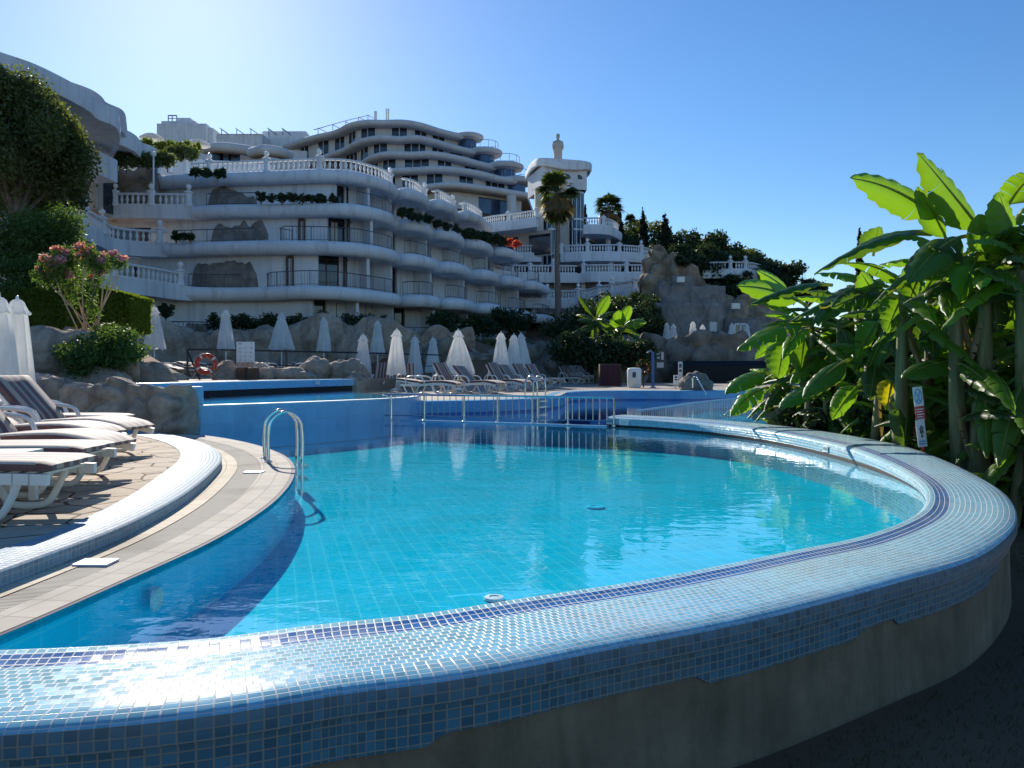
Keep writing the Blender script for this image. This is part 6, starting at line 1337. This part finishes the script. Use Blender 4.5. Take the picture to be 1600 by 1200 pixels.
def rosette(T, top, k, len_, wd, seed, el=(-.25, 1.1), mats=('banana_leaf',), tear=.28, dead=0):
    rg = random.Random(seed)
    for i in range(k):
        a = i * 2.4 + rg.uniform(-.4, .4); f = i / max(k - 1, 1); e = el[1] + (el[0] - el[1]) * f + rg.uniform(-.15, .15); l_ = len_ * rg.uniform(.75, 1.12) * (.8 + .2 * math.sin(3.1 * f))
        b0 = top + Vector((0, 0, -.25 * f)); dv = Vector((math.cos(a) * math.cos(e), math.sin(a) * math.cos(e) * .9, math.sin(e))); tip = b0 + dv * l_ - Vector((0, 0, l_ * rg.uniform(.12, .38)))
        if clash(tip) or clash(b0.lerp(tip, .6)): continue
        banana_leaf(T, b0, tip, wd * rg.uniform(.8, 1.15), rg.uniform(.12, .26), rg.uniform(-.5, .5), seed * 50 + i, rg.choice(mats), rg.uniform(.15, .5), .16, tear)
    for i in range(dead):
        a = rg.uniform(0, 6.28); b0 = top + Vector((0, 0, -.3 - .2 * i)); tip = b0 + Vector((math.cos(a) * .25, math.sin(a) * .25, -rg.uniform(.7, 1.1))); banana_leaf(T, b0, tip, wd * .45, .05, rg.uniform(-1, 1), seed * 70 + i, 'leaf_dead', .8, .1, .4)
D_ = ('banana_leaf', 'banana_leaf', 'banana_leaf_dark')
S = {}
for key, lab, x, d, yc, r, k, ln, wd, el, dead in [
    ('a', 'tallest banana plant with upright leaves against the sky', 1492, 9.2, 405, .11, 5, 1.35, .42, (-.5, .5), 2), ('b', 'banana plant with yellowish leaf stalks right of the tallest one', 1540, 9.0, 425, .12, 9, 1.5, .45, (-.5, 1.0), 2), ('c', 'banana plant cut by the right edge with a big dark leaf', 1598, 8.6, 400, .12, 9, 1.55, .46, (-.4, 1.0), 2),
    ('d', 'banana plant in the middle of the clump with long arching leaves', 1410, 9.9, 455, .10, 9, 1.5, .42, (-.6, .75), 1), ('e', 'low banana plant behind the narrow warning sign', 1452, 10.2, 500, .09, 8, 1.3, .4, (-.6, .9), 1), ('f', 'banana plant with torn striped leaves left of the clump', 1312, 12.3, 500, .09, 7, 1.25, .38, (-.6, .7), 1),
    ('g', 'leftmost low banana plant reaching over the bright pool fence', 1255, 13.6, 560, .08, 7, 1.15, .36, (-.5, .7), 0), ('h', 'short banana plant close to the rim left of the warning sign', 1375, 10.9, 560, .09, 9, 1.25, .38, (-.6, .9), 1), ('i', 'shaded banana plant low behind the right rim', 1510, 9.9, 560, .09, 9, 1.3, .4, (-.5, .9), 2), ('j', 'dark banana plant in the lower right corner of the clump', 1575, 9.6, 560, .10, 9, 1.35, .42, (-.5, .8), 2), ('k', 'banana plant just outside the right edge of the picture', 1665, 8.9, 430, .11, 9, 1.5, .45, (-.4, .9), 1), ('l', 'background banana plant deep inside the clump', 1440, 12.2, 460, .10, 10, 1.5, .42, (-.5, .8), 0), ('m', 'background banana plant filling the gap left of the middle', 1340, 12.6, 520, .09, 9, 1.3, .4, (-.5, .8), 0), ('n', 'background banana plant at the right of the clump', 1560, 12.0, 450, .10, 10, 1.5, .42, (-.5, .9), 0), ('o', 'young banana plant at the foot of the clump on the right', 1600, 8.6, 640, .07, 8, 1.0, .34, (-.3, .9), 0), ('p', 'young banana plant at the foot of the clump in the middle', 1420, 11.0, 640, .07, 8, .95, .32, (-.4, .8), 0), ('r', 'young banana plant with upright leaves just behind the rim at the left of the clump', 1335, 12.2, 610, .07, 9, 1.1, .34, (-.2, 1.2), 0), ('s', 'young banana plant crowding the post of the warning sign', 1490, 10.0, 640, .07, 9, 1.1, .34, (-.2, 1.2), 0), ('t', 'young banana plant low at the right among the dark trunks', 1550, 9.3, 640, .07, 9, 1.1, .34, (-.2, 1.2), 0), ('u', 'young banana plant between the middle trunks of the clump', 1400, 11.6, 600, .07, 9, 1.15, .36, (-.2, 1.2), 0), ('v', 'banana plant leaning out at the left shoulder of the clump', 1268, 12.9, 505, .08, 11, 1.35, .4, (-.7, .7), 1), ('w', 'banana plant at the left behind the torn striped leaves', 1330, 13.4, 470, .09, 11, 1.4, .42, (-.6, .8), 1), ('x', 'low spreading banana plant above the grey rounded rock', 1232, 14.2, 590, .08, 11, 1.2, .38, (-.6, .7), 0), ('q', 'young dark banana plant beside the grey rock on the left', 1290, 12.4, 625, .07, 7, .9, .32, (-.4, .7), 0)]:
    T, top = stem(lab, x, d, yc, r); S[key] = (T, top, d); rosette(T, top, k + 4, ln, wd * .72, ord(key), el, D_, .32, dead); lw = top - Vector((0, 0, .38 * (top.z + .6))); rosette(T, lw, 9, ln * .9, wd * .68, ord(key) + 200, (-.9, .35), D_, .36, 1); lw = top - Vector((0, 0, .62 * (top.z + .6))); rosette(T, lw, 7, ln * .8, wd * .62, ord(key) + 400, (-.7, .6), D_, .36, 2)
def hero(key, tip, base, dt, db, width, sag=.10, roll=0.0, mat='banana_leaf', fold=.3, tear=.08, facing=None, pet=.14):
    k_ = {'f': 1.15, 'g': 1.16}.get(key, 1.0); dt *= k_; db *= k_; width *= k_ * 1.08
    T = S[key][0]; banana_leaf(T, at(*base, db), at(*tip, dt), width, sag, roll, int(tip[0] * 7 + tip[1] * 13 + base[0]) % 9973, mat, fold, pet, tear, facing)
FC = (.25, -1, .25)
hero('a', (1434, 238), (1535, 362), 8.6, 9.1, .50, .02, 0, fold=.12, facing=FC, pet=.05); hero('a', (1330, 278), (1478, 352), 8.6, 9.2, .46, .14, .0, fold=.2, facing=(.1, -1, .35)); hero('a', (1433, 292), (1485, 385), 8.9, 9.2, .32, .05, .2, fold=.5, facing=FC)
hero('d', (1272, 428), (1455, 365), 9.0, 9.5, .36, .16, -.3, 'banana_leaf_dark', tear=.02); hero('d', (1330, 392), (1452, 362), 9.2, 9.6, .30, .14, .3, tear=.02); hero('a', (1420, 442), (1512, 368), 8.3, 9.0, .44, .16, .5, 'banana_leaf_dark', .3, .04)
hero('g', (1152, 447), (1262, 478), 10.5, 11.5, .38, .10, .1, facing=(.1, -1, .4), tear=.04); hero('f', (1168, 478), (1300, 445), 10.0, 10.5, .36, .14, -.2, 'banana_leaf_dark', tear=.02); hero('g', (1184, 423), (1240, 462), 11, 11.5, .30, .08, 0, facing=(.1, -1, .4))
hero('f', (1152, 548), (1268, 508), 10.2, 10.7, .42, .20, .3, tear=.42); hero('f', (1272, 505), (1352, 440), 9.6, 10.2, .38, .12, .3, 'banana_leaf_dark'); hero('g', (1133, 615), (1205, 582), 11.0, 11.6, .34, .16, .4, tear=.02); hero('g', (1142, 650), (1200, 605), 11.0, 11.6, .32, .16, .5, tear=.4)
hero('g', (1215, 590), (1228, 525), 10.8, 11.2, .42, .04, 0, facing=FC); hero('g', (1250, 582), (1258, 515), 10.9, 11.2, .36, .04, 0, facing=FC); hero('h', (1255, 622), (1330, 560), 9.9, 10.6, .34, .10, .4, 'banana_leaf_dark', tear=.02); hero('h', (1218, 638), (1280, 600), 10.3, 10.9, .30, .10, .3, 'banana_leaf_dark')
hero('b', (1600, 352), (1540, 402), 8.4, 8.9, .40, .16, .2, 'banana_leaf_dark'); hero('c', (1560, 300), (1590, 390), 8.6, 8.7, .42, .06, 0, facing=FC); hero('c', (1620, 270), (1570, 330), 8.8, 9.2, .5, .22, .5, tear=.4); hero('b', (1530, 335), (1545, 420), 8.8, 9, .34, .03, .3, facing=(-.3, -1, .2)); hero('c', (1530, 420), (1610, 470), 8.0, 8.5, .46, .2, .4, 'banana_leaf_dark')
hero('b', (1500, 470), (1530, 395), 8.4, 8.9, .42, .05, .2, facing=FC); hero('e', (1420, 470), (1440, 420), 9.6, 9.9, .42, .04, 0, facing=FC); hero('e', (1345, 425), (1372, 470), 9.8, 10.0, .34, .03, 0, facing=FC); hero('h', (1385, 640), (1395, 585), 10.0, 10.4, .30, .02, 0, 'banana_leaf_yellow', facing=FC); hero('d', (1372, 355), (1365, 400), 10.4, 10.6, .4, .02, 0, facing=FC); hero('e', (1412, 700), (1425, 585), 9.7, 10.0, .42, .02, 0, 'banana_leaf_dark', facing=FC); hero('i', (1410, 590), (1500, 565), 9.0, 9.6, .36, .10, .4, 'banana_leaf_dark', tear=.02); hero('j', (1580, 560), (1545, 520), 9.0, 9.3, .30, .05, 0, facing=FC)
for i, (x, y, d, rx_, rz, nl) in enumerate([(1300, 668, 13.6, 1.3, .75, 5000), (1400, 672, 12.6, 1.4, .9, 6000), (1500, 690, 11.6, 1.4, 1.0, 6500), (1600, 690, 11.0, 1.5, 1.1, 7000), (1700, 660, 10.6, 1.6, 1.4, 7000), (1480, 590, 13.5, 2.2, 1.4, 8000), (1600, 560, 12.8, 2.2, 1.6, 8000)]):
    c = at(x, y, d); bush(['dark ferny undergrowth at the left foot of the banana clump', 'dark undergrowth below the middle of the banana clump', 'dark undergrowth behind the narrow warning sign', 'dark undergrowth low at the right of the clump', 'dark undergrowth at the right picture edge', 'shaded shrub mass deep behind the banana trunks', 'tall shaded shrub mass behind the right banana trunks'][i], c, (rx_, .7, rz), nl, .22, 'leaf_dark', 90 + i, 10, group='undergrowth of the banana clump')
for i, (key, tp, bs, d1, d2, wd, mt) in enumerate([('f', (1235, 600), (1300, 545), 10.9, 11.3, .32, 'banana_leaf'), ('f', (1325, 640), (1318, 560), 11.0, 11.4, .34, 'banana_leaf'), ('h', (1300, 655), (1345, 600), 10.6, 10.9, .32, 'banana_leaf'), ('f', (1280, 560), (1325, 520), 11.0, 11.4, .32, 'banana_leaf_dark'),
    ('h', (1340, 560), (1375, 500), 10.4, 10.8, .34, 'banana_leaf'), ('h', (1360, 625), (1372, 550), 10.5, 10.8, .34, 'banana_leaf_dark'), ('e', (1400, 560), (1430, 490), 10.0, 10.3, .36, 'banana_leaf_dark'), ('d', (1300, 480), (1395, 455), 9.7, 10.0, .34, 'banana_leaf_dark'), ('d', (1385, 520), (1412, 460), 9.7, 10.0, .36, 'banana_leaf'), ('e', (1480, 520), (1458, 480), 9.9, 10.2, .32, 'banana_leaf'), ('b', (1560, 520), (1545, 440), 8.9, 9.1, .36, 'banana_leaf_dark'), ('j', (1520, 640), (1560, 560), 9.3, 9.6, .36, 'banana_leaf_dark'), ('j', (1590, 660), (1580, 570), 9.2, 9.5, .36, 'banana_leaf'), ('i', (1530, 690), (1512, 600), 9.5, 9.8, .34, 'banana_leaf_dark'), ('g', (1180, 560), (1240, 530), 11.6, 11.9, .28, 'banana_leaf'), ('g', (1195, 640), (1235, 590), 11.6, 11.9, .28, 'banana_leaf_dark')]):
    hero(key, tp, bs, d1, d2, wd, .10, (i % 5 - 2) * .25, mt, .25, .22, (.2 * (i % 3 - 1), -1, .3), .1)
# far banana plants by the thicket
FB = 'banana plants by the far thicket'
for lab, x, d, yc, tips in [('far banana plant with one tall sunlit leaf above the thicket', 930, 44, 500, [((952, 462), 0), ((905, 462), 1), ((902, 500), 1), ((945, 515), 1), ((915, 520), 1)]), ('far banana plant with a cluster of sunlit leaves right of the tall leaf', 970, 45, 512, [((965, 486), 0), ((985, 478), 0), ((952, 505), 0), ((1010, 503), 0), ((972, 498), 0), ((995, 515), 1), ((958, 530), 1)])]:
    T, top = stem(lab, x, d, yc, .16, .3, 'banana_plant', FB)
    for i, (tp, dk) in enumerate(tips): banana_leaf(T, top, at(*tp, d - .6), .75 if not dk else .6, .12, .2, 900 + i + int(x), 'banana_leaf_dark' if dk else 'banana_leaf', .3, .14, .1, FC if not dk else None)
    rosette(T, top, 7, 2.2, .6, int(x), (-.5, .6), ('banana_leaf_dark',))
bed('dark undergrowth hiding the stems of the far banana plants', line(885, 548, 1005, 556, 42, 42, 9), 1.25, 9000, .22, 'leaf_dark', 99)
# ---------------------------------------------------------------- small growth at the right
rg = np.random.default_rng(9); n = 40000; gx = rg.random(n) * 7 - .5; gy = rg.random(n) * 8 + .8
keep = np.array([min((Vector((a, c, 0)) - p).length for p in Rin[::6]) > RW + .02 for a, c in zip(gx, gy)]) & (gy < 9.5); gx, gy = gx[keep], gy[keep]
# keep only what lies outside the rim
ins = []
for a, c in zip(gx, gy):
    k = min(range(0, RN, 3), key=lambda i: (Rin[i].x - a) ** 2 + (Rin[i].y - c) ** 2); nn_ = normals(Rin[max(0, k - 1):k + 2])[1 if k > 0 else 0]; ins.append((Vector((a, c, 0)) - Rin[k]).dot(nn_) > 0)
ins = np.array(ins); gx, gy = gx[ins], gy[ins]; n = len(gx)
h = .01 + .025 * rg.random(n); an = rg.random(n) * 6.28; w_ = .0035; lx = (rg.random(n) - .5) * .06; ly = (rg.random(n) - .5) * .06; zb = np.full(n, -.635)
V = np.stack([np.stack([gx - w_ * np.cos(an), gy - w_ * np.sin(an), zb], 1), np.stack([gx + w_ * np.cos(an), gy + w_ * np.sin(an), zb], 1), np.stack([gx + lx + w_ * .3, gy + ly, zb + h + .012], 1), np.stack([gx + lx - w_ * .3, gy + ly, zb + h + .012], 1)], 1).reshape(-1, 3)
g_ = leaf_obj('grass', V, M['grass'], None); stuff(tag(g_, 'sparse dark grass on the ground outside the pool rim', 'grass'))
rg = random.Random(6)
boulder('small pale stone lying on the dark ground right of the rim wall', Vector((2.95, 4.05, -.60)), (.05, .04, .03), 44, 'rock', None)
